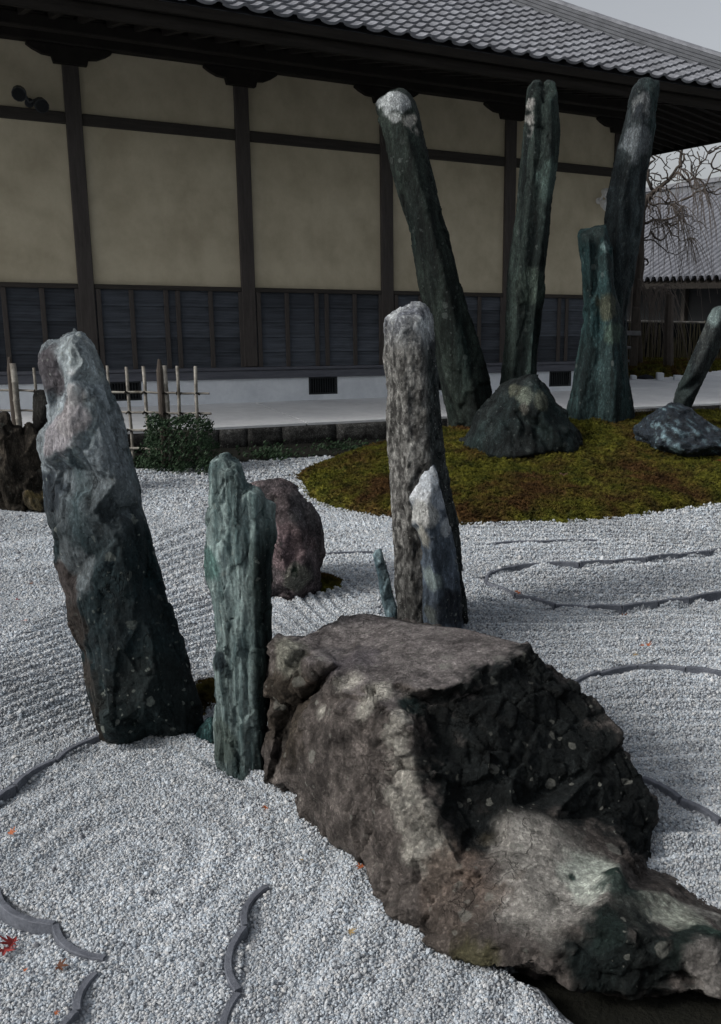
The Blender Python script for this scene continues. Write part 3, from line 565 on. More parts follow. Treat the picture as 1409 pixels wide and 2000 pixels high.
# purple boulder
O3 = [(470, 955), (485, 946), (510, 941), (535, 939), (560, 943), (590, 963), (605, 985), (622, 1008), (628, 1040), (632, 1084), (625, 1092), (621, 1130), (618, 1165), (615, 1200), (520, 1205), (478, 1200), (470, 1100), (463, 1000)]
I3 = [(560, 975, .13), (585, 1040, .2), (540, 1050, .24), (560, 1130, .27), (500, 1050, .2), (600, 1120, .17), (530, 970, .12)]
def col3(V, N, c, d):
    s_ = smooth(fbm(V*np.array([9, 9, 4]), 3), -0.4, 0.4); a = lerp((0.042, 0.038, 0.041), (0.140, 0.115, 0.120), s_)
    return paint(V, a, [(555, 1065, .14, (0.165, 0.125, 0.132), .2), (600, 990, .12, (0.09, 0.085, 0.09), .1), (580, 1130, .08, (0.16, 0.16, 0.14), .2), (575, 1115, .03, (0.02, 0.03, 0.022), .2)], 5.35)
o = make_rock('boulder', O3, I3, 5.35, .35, .012, M_rC, col3, amp=.32, sm=3, chip=(5, 11), seed=3); tag(o, 'rounded purple-brown boulder behind the green stone, moss at its foot', 'boulder')
# speckled pillar
O4 = [(751, 631), (755, 621), (768, 609), (795, 596), (816, 590), (828, 594), (838, 604), (844, 618), (847, 655), (848, 689), (852, 715), (854, 757), (858, 800), (861, 834), (868, 877), (872, 910), (876, 934), (882, 978), (893, 1023), (896, 1056), (901, 1091), (904, 1135), (909, 1161), (912, 1205), (911, 1250), (908, 1290), (782, 1290), (778, 1187), (774, 1152), (772, 1109), (770, 1065), (767, 1012), (764, 960), (761, 907), (758, 859), (758, 808), (757, 766), (753, 723), (750, 698), (753, 672), (751, 647)]
I4 = [[(785, 625, .12)]+[(a, b, .15) for a, b in ((788, 690), (790, 760), (795, 860), (795, 960), (800, 1060), (805, 1160), (810, 1260))], [(820, 620, .10)]+[(a, b, .13) for a, b in ((823, 680), (828, 760), (834, 840), (845, 930), (855, 1030), (865, 1120), (872, 1250))]]
def col4(V, N, c, d):
    s_ = smooth(fbm(V*np.array([26, 26, 16]), 4, 0.65), -0.25, 0.3); a = lerp((0.055, 0.054, 0.052), (0.25, 0.25, 0.238), s_)
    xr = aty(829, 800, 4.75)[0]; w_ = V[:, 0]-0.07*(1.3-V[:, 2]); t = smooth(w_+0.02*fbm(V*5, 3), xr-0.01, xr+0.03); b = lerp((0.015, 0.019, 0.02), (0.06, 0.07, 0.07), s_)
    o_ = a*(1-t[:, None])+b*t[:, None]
    tt = smooth(V[:, 2]+0.06*fbm(V*6, 3), 1.38, 1.6); q = smooth(fbm(V*np.array([14, 14, 8])+3, 3), -0.25, 0.25); e_ = lerp((0.12, 0.13, 0.15), (0.46, 0.49, 0.51), q)
    o_ = o_*(1-tt[:, None])+e_*tt[:, None]
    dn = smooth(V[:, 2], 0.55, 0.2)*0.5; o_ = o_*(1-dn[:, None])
    return o_
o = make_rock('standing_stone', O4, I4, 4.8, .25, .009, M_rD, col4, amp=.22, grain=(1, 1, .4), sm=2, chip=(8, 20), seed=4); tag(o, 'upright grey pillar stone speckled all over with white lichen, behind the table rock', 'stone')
# white-topped blade in front of it
O5 = [(847, 906), (838, 920), (829, 922), (812, 950), (800, 972), (803, 985), (807, 996), (805, 1027), (814, 1035), (822, 1056), (826, 1082), (822, 1096), (826, 1117), (829, 1152), (829, 1187), (831, 1222), (832, 1290), (908, 1290), (906, 1250), (903, 1215), (897, 1150), (892, 1100), (886, 1060), (880, 1030), (874, 1005), (866, 975), (858, 945), (852, 922)]
I5 = [[(843, 955, .07), (835, 985, .10), (837, 1012, .11), (840, 1060, .12), (847, 1110, .13), (855, 1160, .14), (860, 1215, .15), (865, 1260, .15)]]
def col5(V, N, c, d):
    s_ = smooth(fbm(V*np.array([14, 14, 5]), 3), -0.4, 0.4); a = lerp((0.030, 0.040, 0.052), (0.12, 0.15, 0.19), s_)
    return paint(V, a, [(820, 960, .09, (0.50, 0.53, 0.56), .05), (827, 1005, .08, (0.46, 0.47, 0.46), .05), (824, 1045, .06, (0.30, 0.30, 0.27), .06), (838, 935, .06, (0.48, 0.52, 0.56), .02), (872, 1030, .045, (0.36, 0.39, 0.42), .02), (860, 975, .05, (0.33, 0.37, 0.42), .02), (843, 1130, .06, (0.22, 0.27, 0.27), .08), (846, 1200, .05, (0.15, 0.17, 0.16), .08), (880, 1190, .10, (0.022, 0.027, 0.035), .04)], 4.55)
o = make_rock('standing_stone', O5, I5, 4.55, .08, .008, M_rA, col5, amp=.30, sm=1, chip=(9, 20), seed=5); tag(o, 'pointed blade stone with chalky white left face, leaning on the speckled pillar', 'stone')
O6 = [(728, 1083), (734, 1076), (744, 1072), (752, 1100), (760, 1130), (768, 1165), (775, 1190), (780, 1220), (786, 1255), (768, 1255), (757, 1215), (748, 1175), (742, 1140), (735, 1110)]
def col6(V, N, c, d): return lerp((0.07, 0.11, 0.13), (0.17, 0.235, 0.26), smooth(fbm(V*np.array([20, 20, 9]), 3), -0.3, 0.3))
o = make_rock('standing_stone', O6, [(744, 1100, .03), (752, 1150, .035), (766, 1210, .04)], 4.88, .05, .006, M_rA, col6, amp=.16, sm=1, chip=(12, 26), seed=6); tag(o, 'small thin slate blade leaning left beside the speckled pillar', 'stone')
O8 = [(374, 1452), (392, 1425), (405, 1407), (412, 1403), (428, 1408), (436, 1440), (436, 1470), (380, 1475)]
o = make_rock('small_stone', O8, [(405, 1425, .04), (415, 1450, .06)], 3.42, .12, .006, M_rE, lambda V, N, c, d: lerp((0.015, 0.04, 0.042), (0.05, 0.10, 0.10), smooth(fbm(V*12, 3), -.3, .3)), amp=.3, sm=1, chip=(12, 26), seed=8); tag(o, 'small dark green pointed stone between leaning stone and fluted green stone', 'stone')

# table rock: outline and ridges with their own depth (metres from the camera)
O7 = [(548, 1246, 3.12), (566, 1243, 3.14), (590, 1247, 3.16), (640, 1222, 3.26), (672, 1206, 3.33), (703, 1200, 3.36), (760, 1210, 3.32), (800, 1218, 3.28), (905, 1230, 3.20), (985, 1250, 3.08), (1030, 1262, 3.00), (1045, 1292, 2.98), (1075, 1318, 2.98), (1115, 1345, 2.97), (1165, 1385, 2.94), (1205, 1435, 2.88), (1240, 1500, 2.82), (1268, 1560, 2.76), (1273, 1600, 2.74), (1264, 1622, 2.72), (1280, 1688, 2.66), (1345, 1725, 2.55), (1409, 1768, 2.46), (1500, 1830, 2.34), (1500, 1960, 2.05), (1409, 1940, 2.02), (1300, 1936, 2.06), (1230, 1932, 2.06), (1160, 1930, 2.06), (1080, 1905, 2.06), (1010, 1893, 2.06), (940, 1895, 2.10), (880, 1862, 2.16), (820, 1822, 2.24), (760, 1785, 2.33), (738, 1745, 2.42), (722, 1690, 2.52), (640, 1648, 2.68), (596, 1590, 2.82), (548, 1530, 2.98), (516, 1530, 3.02), (520, 1400, 3.10), (525, 1300, 3.12), (529, 1270, 3.12)]
I7 = [(575, 1268, 3.06), (600, 1270, 3.08), (640, 1262, 3.14), (700, 1240, 3.22), (800, 1262, 3.04), (900, 1280, 2.95), (960, 1285, 2.92),
 (640, 1296, 2.96), (690, 1306, 2.86), (735, 1335, 2.75), (770, 1330, 2.76), (800, 1344, 2.70), (860, 1346, 2.70), (915, 1332, 2.76), (985, 1302, 2.86), (1018, 1276, 2.95),
 # left block, crevice
 (545, 1290, 3.05), (580, 1296, 3.06), (560, 1360, 3.05), (540, 1430, 3.06), (595, 1330, 3.04),
 [(668, 1300, 2.98), (645, 1318, 3.07), (624, 1352, 3.10), (588, 1386, 3.12), (566, 1418, 3.12), (550, 1462, 3.10), (540, 1512, 3.06)],
 [(672, 1312, 2.87), (660, 1324, 2.84), (640, 1360, 2.85), (606, 1388, 2.87), (585, 1414, 2.88), (568, 1462, 2.90), (556, 1516, 2.93)],
 # brown front left face
 (675, 1345, 2.78), (620, 1410, 2.82), (600, 1450, 2.82), (640, 1378, 2.80), (680, 1376, 2.73), (650, 1392, 2.74), (700, 1405, 2.66), (720, 1440, 2.64), (640, 1450, 2.74), (610, 1520, 2.77), (730, 1500, 2.60), (735, 1560, 2.55), (730, 1630, 2.52), (660, 1560, 2.66), (640, 1615, 2.68),
 # pale spine
 (740, 1370, 2.67), (775, 1395, 2.62), (800, 1420, 2.60), (805, 1480, 2.55), (812, 1530, 2.51), (850, 1590, 2.44), (885, 1660, 2.37), (900, 1697, 2.33), (770, 1450, 2.57), (780, 1560, 2.47), (800, 1640, 2.40), (770, 1700, 2.38),
 # dark face
 (795, 1362, 2.72), (830, 1366, 2.745), (870, 1366, 2.745), (930, 1348, 2.80), (1000, 1318, 2.88), (840, 1430, 2.68), (900, 1420, 2.69), (960, 1400, 2.73), (1050, 1360, 2.86), (1060, 1430, 2.78), (900, 1500, 2.60), (1000, 1500, 2.63), (1100, 1480, 2.73), (1170, 1500, 2.75), (880, 1580, 2.50), (960, 1570, 2.56), (1060, 1560, 2.62), (1180, 1590, 2.66), (925, 1650, 2.44), (950, 1640, 2.47), (1240, 1620, 2.69),
 # lower slab
 (985, 1592, 2.50), (1000, 1578, 2.52), (1080, 1597, 2.52), (1160, 1642, 2.50), (1215, 1664, 2.50), (950, 1700, 2.34), (1000, 1660, 2.38), (1080, 1680, 2.36), (1150, 1710, 2.34), (1200, 1690, 2.40), (1205, 1700, 2.30), (1180, 1765, 2.17), (1230, 1748, 2.24), (1260, 1800, 2.16), (1290, 1740, 2.34), (1340, 1770, 2.32), (1390, 1800, 2.24), (1400, 1880, 2.08), [(1120, 1810, 2.13), (1170, 1815, 2.10), (1240, 1822, 2.09), (1310, 1838, 2.09), (1380, 1832, 2.10)], (1160, 1870, 2.08), (1250, 1885, 2.07), (1060, 1800, 2.16), (960, 1780, 2.22), (880, 1760, 2.28), (830, 1720, 2.32), (1000, 1850, 2.09), (1090, 1860, 2.07), (920, 1840, 2.14), (800, 1760, 2.31)]
O7 = [p for p in O7]
def col7(V, N, c, d):
    P0 = V; n1 = fbm(V*5, 4, .6); n2 = fbm(V*16+4, 3, .6); n3 = fbm(V*34+9, 4, .7)+.5*chips(V*26+.3*fbm(V*30, 2)[:, None], 11)[0]
    brown = lerp((0.052, 0.046, 0.043), (0.122, 0.108, 0.100), smooth(n2, -.4, .4)); out = brown
    def at(px, py, y_, r_, col, k=1.0, st=(1, 1, 1)):
        nonlocal out
        q = aty(px, py, y_); dd = np.linalg.norm((V-q)*np.array(st), axis=1)/r_+n1*0.8+n2*0.45+n3*.25; m = smooth(dd, 1.25, 0.6)*k; m = m*(np.clip(0.95+1.0*n3+.5*n2, 0.35, 1) if col[0] > .2 else 1); out = out*(1-m[:, None])+(np.array(col)[None]*(1+0.35*n2[:, None]))*m[:, None]
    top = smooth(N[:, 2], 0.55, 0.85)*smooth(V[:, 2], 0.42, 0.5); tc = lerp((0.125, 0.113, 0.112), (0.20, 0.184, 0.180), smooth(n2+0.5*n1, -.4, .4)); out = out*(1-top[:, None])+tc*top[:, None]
    at(690, 1285, 2.98, .11, (0.11, 0.10, 0.112), .7); at(640, 1270, 3.05, .07, (0.09, 0.085, 0.09), .6)
    # left block, with the shade of its crevice put into the colour
    at(560, 1400, 3.0, .17, (0.05, 0.042, 0.034)); at(560, 1275, 3.05, .07, (0.20, 0.20, 0.17)); at(590, 1460, 3.05, .1, (0.02, 0.018, 0.016)); at(607, 1340, 3.0, .03, (0.15, 0.12, 0.10))
    # spine lichen
    for px, py, y_, r_ in ((785, 1400, 2.61, .04), (768, 1440, 2.57, .05), (775, 1490, 2.53, .055), (785, 1540, 2.49, .055), (805, 1590, 2.45, .06), (825, 1640, 2.4, .07), (860, 1690, 2.36, .06), (710, 1385, 2.69, .035), (680, 1330, 2.8, .045), (740, 1350, 2.72, .04), (640, 1390, 2.83, .035)): at(px, py, y_, r_, (0.34, 0.33, 0.295), .85)
    # dark right face: black lichen and moss, partly its shade put into the colour
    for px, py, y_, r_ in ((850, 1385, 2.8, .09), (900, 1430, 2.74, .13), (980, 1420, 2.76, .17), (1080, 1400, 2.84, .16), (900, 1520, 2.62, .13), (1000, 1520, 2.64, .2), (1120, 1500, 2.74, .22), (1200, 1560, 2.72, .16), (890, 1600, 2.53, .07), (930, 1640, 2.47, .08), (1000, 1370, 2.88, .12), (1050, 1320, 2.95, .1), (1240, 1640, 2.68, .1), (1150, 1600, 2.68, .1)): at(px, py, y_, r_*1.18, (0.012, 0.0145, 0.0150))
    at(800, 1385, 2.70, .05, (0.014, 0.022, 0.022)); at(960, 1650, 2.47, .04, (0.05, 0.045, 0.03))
    fr_ = smooth(N[:, 2], 0.62, 0.40)*smooth(V[:, 0]+0.02*n2, aty(835, 1400, 2.7)[0], aty(850, 1400, 2.7)[0])*smooth(V[:, 2], 0.33, 0.40)*smooth(V[:, 1], 2.55, 2.62); out = out*(1-fr_[:, None])+np.array([[0.016, 0.018, 0.018]])*fr_[:, None]  # shade below the rim put into the colour
    # lower slab
    for px, py, y_, r_ in ((1030, 1640, 2.42, .12), (1100, 1680, 2.36, .15), (1040, 1740, 2.26, .15), (1130, 1760, 2.24, .12)): at(px, py, y_, r_, (0.29, 0.28, 0.26), .9)
    at(1160, 1690, 2.36, .09, (0.52, 0.57, 0.51), 1.0); at(1120, 1710, 2.33, .05, (0.50, 0.54, 0.49), .95); at(1170, 1760, 2.25, .06, (0.48, 0.52, 0.47), .95)
    at(900, 1740, 2.3, .12, (0.15, 0.115, 0.095), .8); at(880, 1800, 2.22, .12, (0.10, 0.085, 0.075), .8)
    at(1225, 1735, 2.26, .075, (0.040, 0.056, 0.050)); at(1245, 1790, 2.16, .08, (0.045, 0.050, 0.046)); at(1200, 1870, 2.08, .11, (0.013, 0.019, 0.019)); at(1280, 1885, 2.07, .12, (0.015, 0.019, 0.019)); at(1190, 1815, 2.11, .05, (0.016, 0.026, 0.024)); at(1195, 1700, 2.32, .035, (0.03, 0.05, 0.043)); at(1143, 1675, 2.36, .018, (0.03, 0.05, 0.045)); at(1118, 1712, 2.32, .014, (0.03, 0.05, 0.045))
    at(1320, 1785, 2.24, .10, (0.40, 0.43, 0.37)); at(1392, 1820, 2.14, .06, (0.03, 0.05, 0.042)); at(1345, 1858, 2.09, .08, (0.015, 0.023, 0.021)); at(1380, 1900, 2.04, .07, (0.20, 0.19, 0.18)); at(1400, 1780, 2.3, .08, (0.28, 0.28, 0.26), .7)
    at(930, 1890, 2.1, .08, (0.09, 0.085, 0.045), .8)
    return out
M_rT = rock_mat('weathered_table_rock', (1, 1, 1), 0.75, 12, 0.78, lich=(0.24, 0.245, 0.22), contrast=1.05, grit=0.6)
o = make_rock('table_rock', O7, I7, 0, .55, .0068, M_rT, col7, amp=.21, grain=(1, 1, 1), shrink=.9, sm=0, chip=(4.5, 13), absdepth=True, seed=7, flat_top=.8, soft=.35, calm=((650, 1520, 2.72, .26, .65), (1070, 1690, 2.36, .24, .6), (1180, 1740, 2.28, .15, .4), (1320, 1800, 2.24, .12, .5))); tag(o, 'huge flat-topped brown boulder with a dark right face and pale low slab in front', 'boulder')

# stones on the moss island
O9 = [(735, 204), (743, 190), (758, 178), (777, 173), (792, 182), (806, 201), (817, 235), (826, 271), (836, 314), (849, 354), (864, 416), (879, 465), (891, 516), (900, 554), (909, 586), (922, 629), (939, 683), (948, 721), (958, 762), (962, 800), (965, 860), (890, 860), (881, 812), (872, 782), (862, 732), (850, 680), (836, 622), (820, 565), (813, 537), (806, 500), (799, 452), (785, 412), (779, 391), (770, 354), (759, 310), (751, 278), (742, 241)]
I9 = [[(782, 205, .10), (793, 260, .16), (812, 330, .18), (840, 430, .2), (866, 530, .22), (888, 620, .22), (910, 710, .22), (930, 790, .22), (935, 830, .22)], [(760, 215, .10), (770, 270, .12), (786, 340, .15), (812, 440, .18), (836, 540, .20), (856, 640, .2), (876, 730, .17), (895, 800, .15), (905, 840, .15)]]
def dk(lo, hi, tops=None, green=(0.013, 0.028, 0.027)):
    def f(V, N, c, d):
        s_ = smooth(fbm(V*np.array([7, 7, .7]), 4, .6), -.35, .4); a = lerp(lo, hi, s_); g_ = smooth(fbm(V*np.array([2, 2, .8])+7, 2), 0, .35)[:, None]*.5; a = a*(1-g_)+np.array(green)[None]*g_*(0.5+s_[:, None])
        if tops: a = paint(V, a, tops[0], tops[1])
        return a
    return f
o = make_rock('standing_stone', O9, I9, 10.2, .45, .020, M_rE, dk((0.007, 0.010, 0.0095), (0.026, 0.036, 0.031), ([(755, 190, .14, (0.36, 0.39, 0.40), .05), (785, 195, .12, (0.24, 0.26, 0.27), .05), (768, 225, .08, (0.26, 0.28, 0.28), .1), (806, 230, .10, (0.26, 0.26, 0.24), .05), (812, 250, .07, (0.28, 0.27, 0.25), .05)], 10.1)), amp=.30, grain=(1, 1, .4), sm=1, chip=(1.6, 4), soft=.6, seed=9); tag(o, 'very tall dark stone leaning left on the moss, white lichen on its rounded tip', 'stone')
O10 = [(1031, 171), (1042, 159), (1057, 158), (1059, 170), (1065, 181), (1067, 163), (1074, 157), (1085, 161), (1089, 180), (1092, 224), (1095, 259), (1092, 304), (1088, 344), (1080, 391), (1077, 433), (1072, 478), (1066, 528), (1064, 579), (1059, 606), (1057, 644), (1051, 683), (1049, 731), (1050, 830), (975, 830), (975, 750), (980, 718), (987, 656), (988, 606), (989, 569), (998, 478), (1008, 416), (1012, 354), (1019, 289), (1024, 237), (1027, 192)]
I10 = [[(1042, 195, .12), (1044, 280, .14), (1036, 380, .16), (1024, 470, .18), (1014, 560, .2), (1006, 660, .2), (1000, 760, .2), (998, 810, .2)], [(1060, 210, .07), (1058, 300, .11), (1052, 400, .13), (1040, 520, .15), (1032, 640, .16), (1026, 790, .17)], [(1077, 195, .12), (1078, 300, .15), (1068, 400, .17), (1055, 520, .2), (1045, 620, .2), (1038, 720, .2), (1036, 800, .2)]]
o = make_rock('standing_stone', O10, I10, 10.45, .4, .015, M_rE, dk((0.007, 0.011, 0.011), (0.033, 0.047, 0.042), ([(1028, 200, .09, (0.27, 0.27, 0.26), .05), (1029, 230, .08, (0.24, 0.24, 0.23), .05), (1026, 255, .08, (0.30, 0.31, 0.30), .05), (1082, 350, .2, (0.05, 0.075, 0.068), .1), (1050, 560, .2, (0.045, 0.062, 0.052), .1)], 10.35)), amp=.24, grain=(1, 1, .35), sm=0, chip=(1.8, 5), soft=.6, seed=10); tag(o, 'tallest upright dark stone on the moss, its top split by a notch', 'stone')
O11 = [(1238, 172), (1250, 155), (1264, 150), (1278, 157), (1289, 158), (1287, 190), (1280, 222), (1281, 250), (1273, 290), (1270, 305), (1262, 330), (1257, 380), (1252, 430), (1247, 470), (1238, 520), (1230, 570), (1222, 610), (1225, 700), (1232, 830), (1160, 830), (1172, 600), (1180, 500), (1182, 428), (1188, 378), (1198, 329), (1206, 290), (1216, 259), (1226, 217), (1232, 192)]
I11 = [[(1258, 180, .10), (1252, 230, .14), (1244, 280, .16), (1228, 330, .18), (1214, 400, .2), (1204, 480, .2), (1198, 600, .2), (1194, 720, .2), (1194, 810, .2)], [(1275, 180, .06), (1266, 240, .1), (1258, 300, .12), (1244, 360, .09), (1236, 420, .12), (1226, 500, .15), (1216, 600, .15), (1214, 720, .15)]]
o = make_rock('standing_stone', O11, I11, 10.95, .4, .020, M_rE, dk((0.009, 0.013, 0.015), (0.042, 0.055, 0.059), ([(1255, 200, .14, (0.11, 0.12, 0.125), .1), (1250, 270, .2, (0.10, 0.115, 0.125), .1), (1248, 215, .12, (0.02, 0.025, 0.03), .15)], 10.85)), amp=.28, grain=(1, 1, .4), sm=1, chip=(1.8, 5), soft=.6, seed=11); tag(o, 'tall dark stone leaning right, rearmost on the moss, rising past the eave', 'stone')
O12 = [(1127, 458), (1132, 450), (1160, 446), (1184, 440), (1191, 470), (1198, 556), (1211, 606), (1218, 656), (1221, 681), (1226, 718), (1234, 763), (1239, 800), (1244, 850), (1098, 850), (1109, 795), (1119, 750), (1129, 698), (1139, 643), (1142, 601), (1139, 569), (1135, 519), (1128, 475)]
I12 = [[(1150, 468, .12), (1152, 540, .13), (1156, 610, .14), (1150, 680, .16), (1140, 740, .2), (1130, 800, .24), (1128, 835, .24)], [(1166, 470, .06), (1170, 550, .07), (1172, 630, .09), (1172, 700, .14), (1168, 760, .18), (1165, 835, .2)], [(1182, 466, .13), (1187, 540, .18), (1194, 610, .22), (1198, 680, .26), (1200, 740, .30), (1200, 835, .32)]]
o = make_rock('standing_stone', O12, I12, 10.25, .42, .017, M_rE, dk((0.008, 0.014, 0.015), (0.034, 0.060, 0.062), ([(1160, 452, .14, (0.018, 0.028, 0.028), .1), (1188, 480, .08, (0.10, 0.15, 0.15), .1), (1160, 478, .07, (0.11, 0.13, 0.125), .2), (1190, 600, .14, (0.055, 0.062, 0.045), .15), (1200, 650, .12, (0.055, 0.085, 0.07), .15)], 10.2), green=(0.014, 0.045, 0.048)), amp=.24, grain=(1, 1, .35), sm=1, chip=(1.9, 5), flute=.006, soft=.6, seed=12); tag(o, 'shorter blue-green stone with a flat slanted top, flaring at its foot on the moss', 'stone')
O13 = [(870, 925), (880, 905), (892, 873), (912, 843), (932, 805), (948, 791), (962, 773), (975, 758), (991, 746), (1015, 738), (1037, 731), (1051, 736), (1067, 752), (1075, 766), (1089, 790), (1103, 802), (1114, 821), (1132, 843), (1142, 867), (1145, 905), (1120, 925), (1000, 940), (900, 945)]
I13 = [(1035, 745, .10), (1005, 765, .16), (1022, 790, .30), (1000, 800, .2), (1055, 780, .26), (1060, 820, .32), (1040, 830, .2), (1015, 850, .36), (975, 830, .28), (940, 860, .28), (1090, 850, .34), (1075, 880, .3), (1020, 890, .45), (960, 890, .38), (1110, 880, .3)]
o = make_rock('boulder', O13, I13, 9.25, .6, .02, M_rE, dk((0.007, 0.009, 0.010), (0.024, 0.030, 0.030), ([(1025, 775, .09, (0.10, 0.115, 0.095), .25), (1062, 780, .10, (0.085, 0.095, 0.075), .25), (1020, 800, .06, (0.09, 0.09, 0.08), .3), (1000, 755, .08, (0.06, 0.065, 0.05), .15)], 9.25), green=(0.015, 0.03, 0.03)), amp=.22, grain=(1, 1, .5), sm=1, chip=(2.6, 6), flute=.008, seed=13); tag(o, 'dark peaked boulder on the moss in front of the tall notched stone', 'boulder')
O14 = [(1238, 838), (1250, 825), (1268, 808), (1290, 797), (1310, 787), (1330, 790), (1350, 800), (1370, 815), (1395, 833), (1420, 845), (1450, 852), (1470, 880), (1460, 915), (1380, 912), (1310, 908), (1262, 885), (1245, 860)]
I14 = [(1305, 800, .18), (1290, 830, .28), (1330, 820, .22), (1320, 850, .36), (1275, 850, .24), (1360, 850, .28), (1400, 870, .32), (1340, 880, .42), (1290, 872, .34), (1430, 880, .25)]
def col14(V, N, c, d):
    s_ = smooth(np.sin(V[:, 2]*60+V[:, 0]*35+16*fbm(V*2.5, 4, .6)), 0, 1.0)*smooth(fbm(V*5, 3), -.05, .35); return lerp((0.016, 0.024, 0.034), (0.17, 0.26, 0.30), s_)
o = make_rock('boulder', O14, I14, 9.45, .5, .017, M_rF, col14, amp=.22, grain=(1, 1, 1.6), sm=2, chip=(4, 9), seed=14); tag(o, 'low blue-black folded boulder with pale streaks, on the moss at the right edge', 'boulder')
O15 = [(1385, 620), (1395, 602), (1409, 597), (1428, 612), (1424, 640), (1402, 690), (1375, 742), (1348, 795), (1338, 840), (1305, 840), (1318, 770), (1340, 720), (1365, 665)]
o = make_rock('standing_stone', O15, [(1405, 625, .07), (1385, 670, .09), (1360, 725, .10), (1335, 785, .12)], 9.95, .18, .018, M_rE, dk((0.016, 0.020, 0.022), (0.055, 0.062, 0.060), ([(1400, 612, .12, (0.13, 0.17, 0.17), 0)], 9.9)), amp=.14, grain=(1, 1, .3), sm=1, chip=(4, 9), seed=15); tag(o, 'slim dark stone leaning right behind the folded blue boulder', 'stone')
# dark jagged stones at the far left
O16 = [(66, 772), (72, 764), (84, 762), (96, 770), (100, 800), (103, 840), (106, 900), (104, 985), (66, 985), (66, 880)]
o = make_rock('dark_stone', O16, [(84, 800, .08), (86, 880, .10), (85, 950, .1)], 8.0, .22, .018, M_rG, lambda V, N, c, d: lerp((0.006, 0.006, 0.006), (0.022, 0.022, 0.020), smooth(fbm(V*6, 3), -.3, .3)), amp=.2, sm=2, chip=(4, 9), seed=16); tag(o, 'black square-topped stone just left of the big leaning stone', 'stone')
O17 = [(-90, 830), (-50, 800), (-20, 822), (0, 812), (12, 808), (22, 836), (38, 838), (44, 862), (52, 836), (60, 828), (72, 846), (80, 880), (88, 915), (96, 955), (104, 1000), (98, 1025), (40, 1030), (20, 1020), (-90, 1020)]
I17 = [(8, 850, .12), (12, 920, .2), (38, 900, .06), (45, 950, .16), (60, 870, .08), (66, 930, .14), (68, 985, .2), (52, 990, .08), (40, 1000, .2), (-30, 900, .15), (10, 985, .1), (86, 980, .08)]
def col17(V, N, c, d):
    a = lerp((0.012, 0.011, 0.009), (0.055, 0.047, 0.038), smooth(fbm(V*np.array([11, 11, 3]), 4, .6), -.3, .4)); return paint(V, a, [(66, 975, .09, (0.16, 0.125, 0.06), .18), (66, 1000, .06, (0.17, 0.14, 0.08), .18), (42, 985, .07, (0.07, 0.06, 0.04), .18), (28, 800, .05, (0.08, 0.03, 0.03), .1)], 7.5)
o = make_rock('dark_stone', O17, I17, 7.55, .4, .013, M_rG, col17, amp=.3, grain=(1, 1, .4), sm=1, chip=(5, 12), flute=.012, seed=17); tag(o, 'jagged brown-black rock cluster with an ochre streak at the left edge', 'rock')

# moss at the foot of stones
def mosslet(cx_, cy_, rx, ry, h, name, label, n_=2600, mat=M_moss):
    V, Fc = grid_mesh(np.arange(cx_-rx*1.2, cx_+rx*1.2, .02), np.arange(cy_-ry*1.2, cy_+ry*1.2, .02), lambda x, y: h*np.clip(1.1-np.hypot((x-cx_)/rx, (y-cy_)/ry)+0.35*fbm(np.stack([x, y, 0*x], 1)*9, 3), -.3, 1)**1+0*x)
    a = rng.uniform(0, 6.283, n_); r_ = np.sqrt(rng.uniform(0, 1, n_)); x = cx_+rx*r_*np.cos(a); y = cy_+ry*r_*np.sin(a); z = h*np.clip(1.1-r_, 0, 1)
    o = instancer(name, np.stack([x, y, z], 1), rng.uniform(.012, .028, n_), np.ones(n_), mat, tuft, (.7, 1.2, False), label, 'moss')
    b = fin('moss_bed', np_mesh('moss_bed', V, Fc), mat, o, True); b['kind'] = 'stuff'
p = atz(570, 1150); mosslet(p[0], p[1]+.1, .27, .2, .07, 'moss_patch', 'dark moss collar at the foot of the purple boulder')
p = atz(403, 1360); mosslet(p[0], p[1], .10, .17, .035, 'moss_patch', 'thin brown-green moss tuft in gravel behind the fluted green stone', 900)

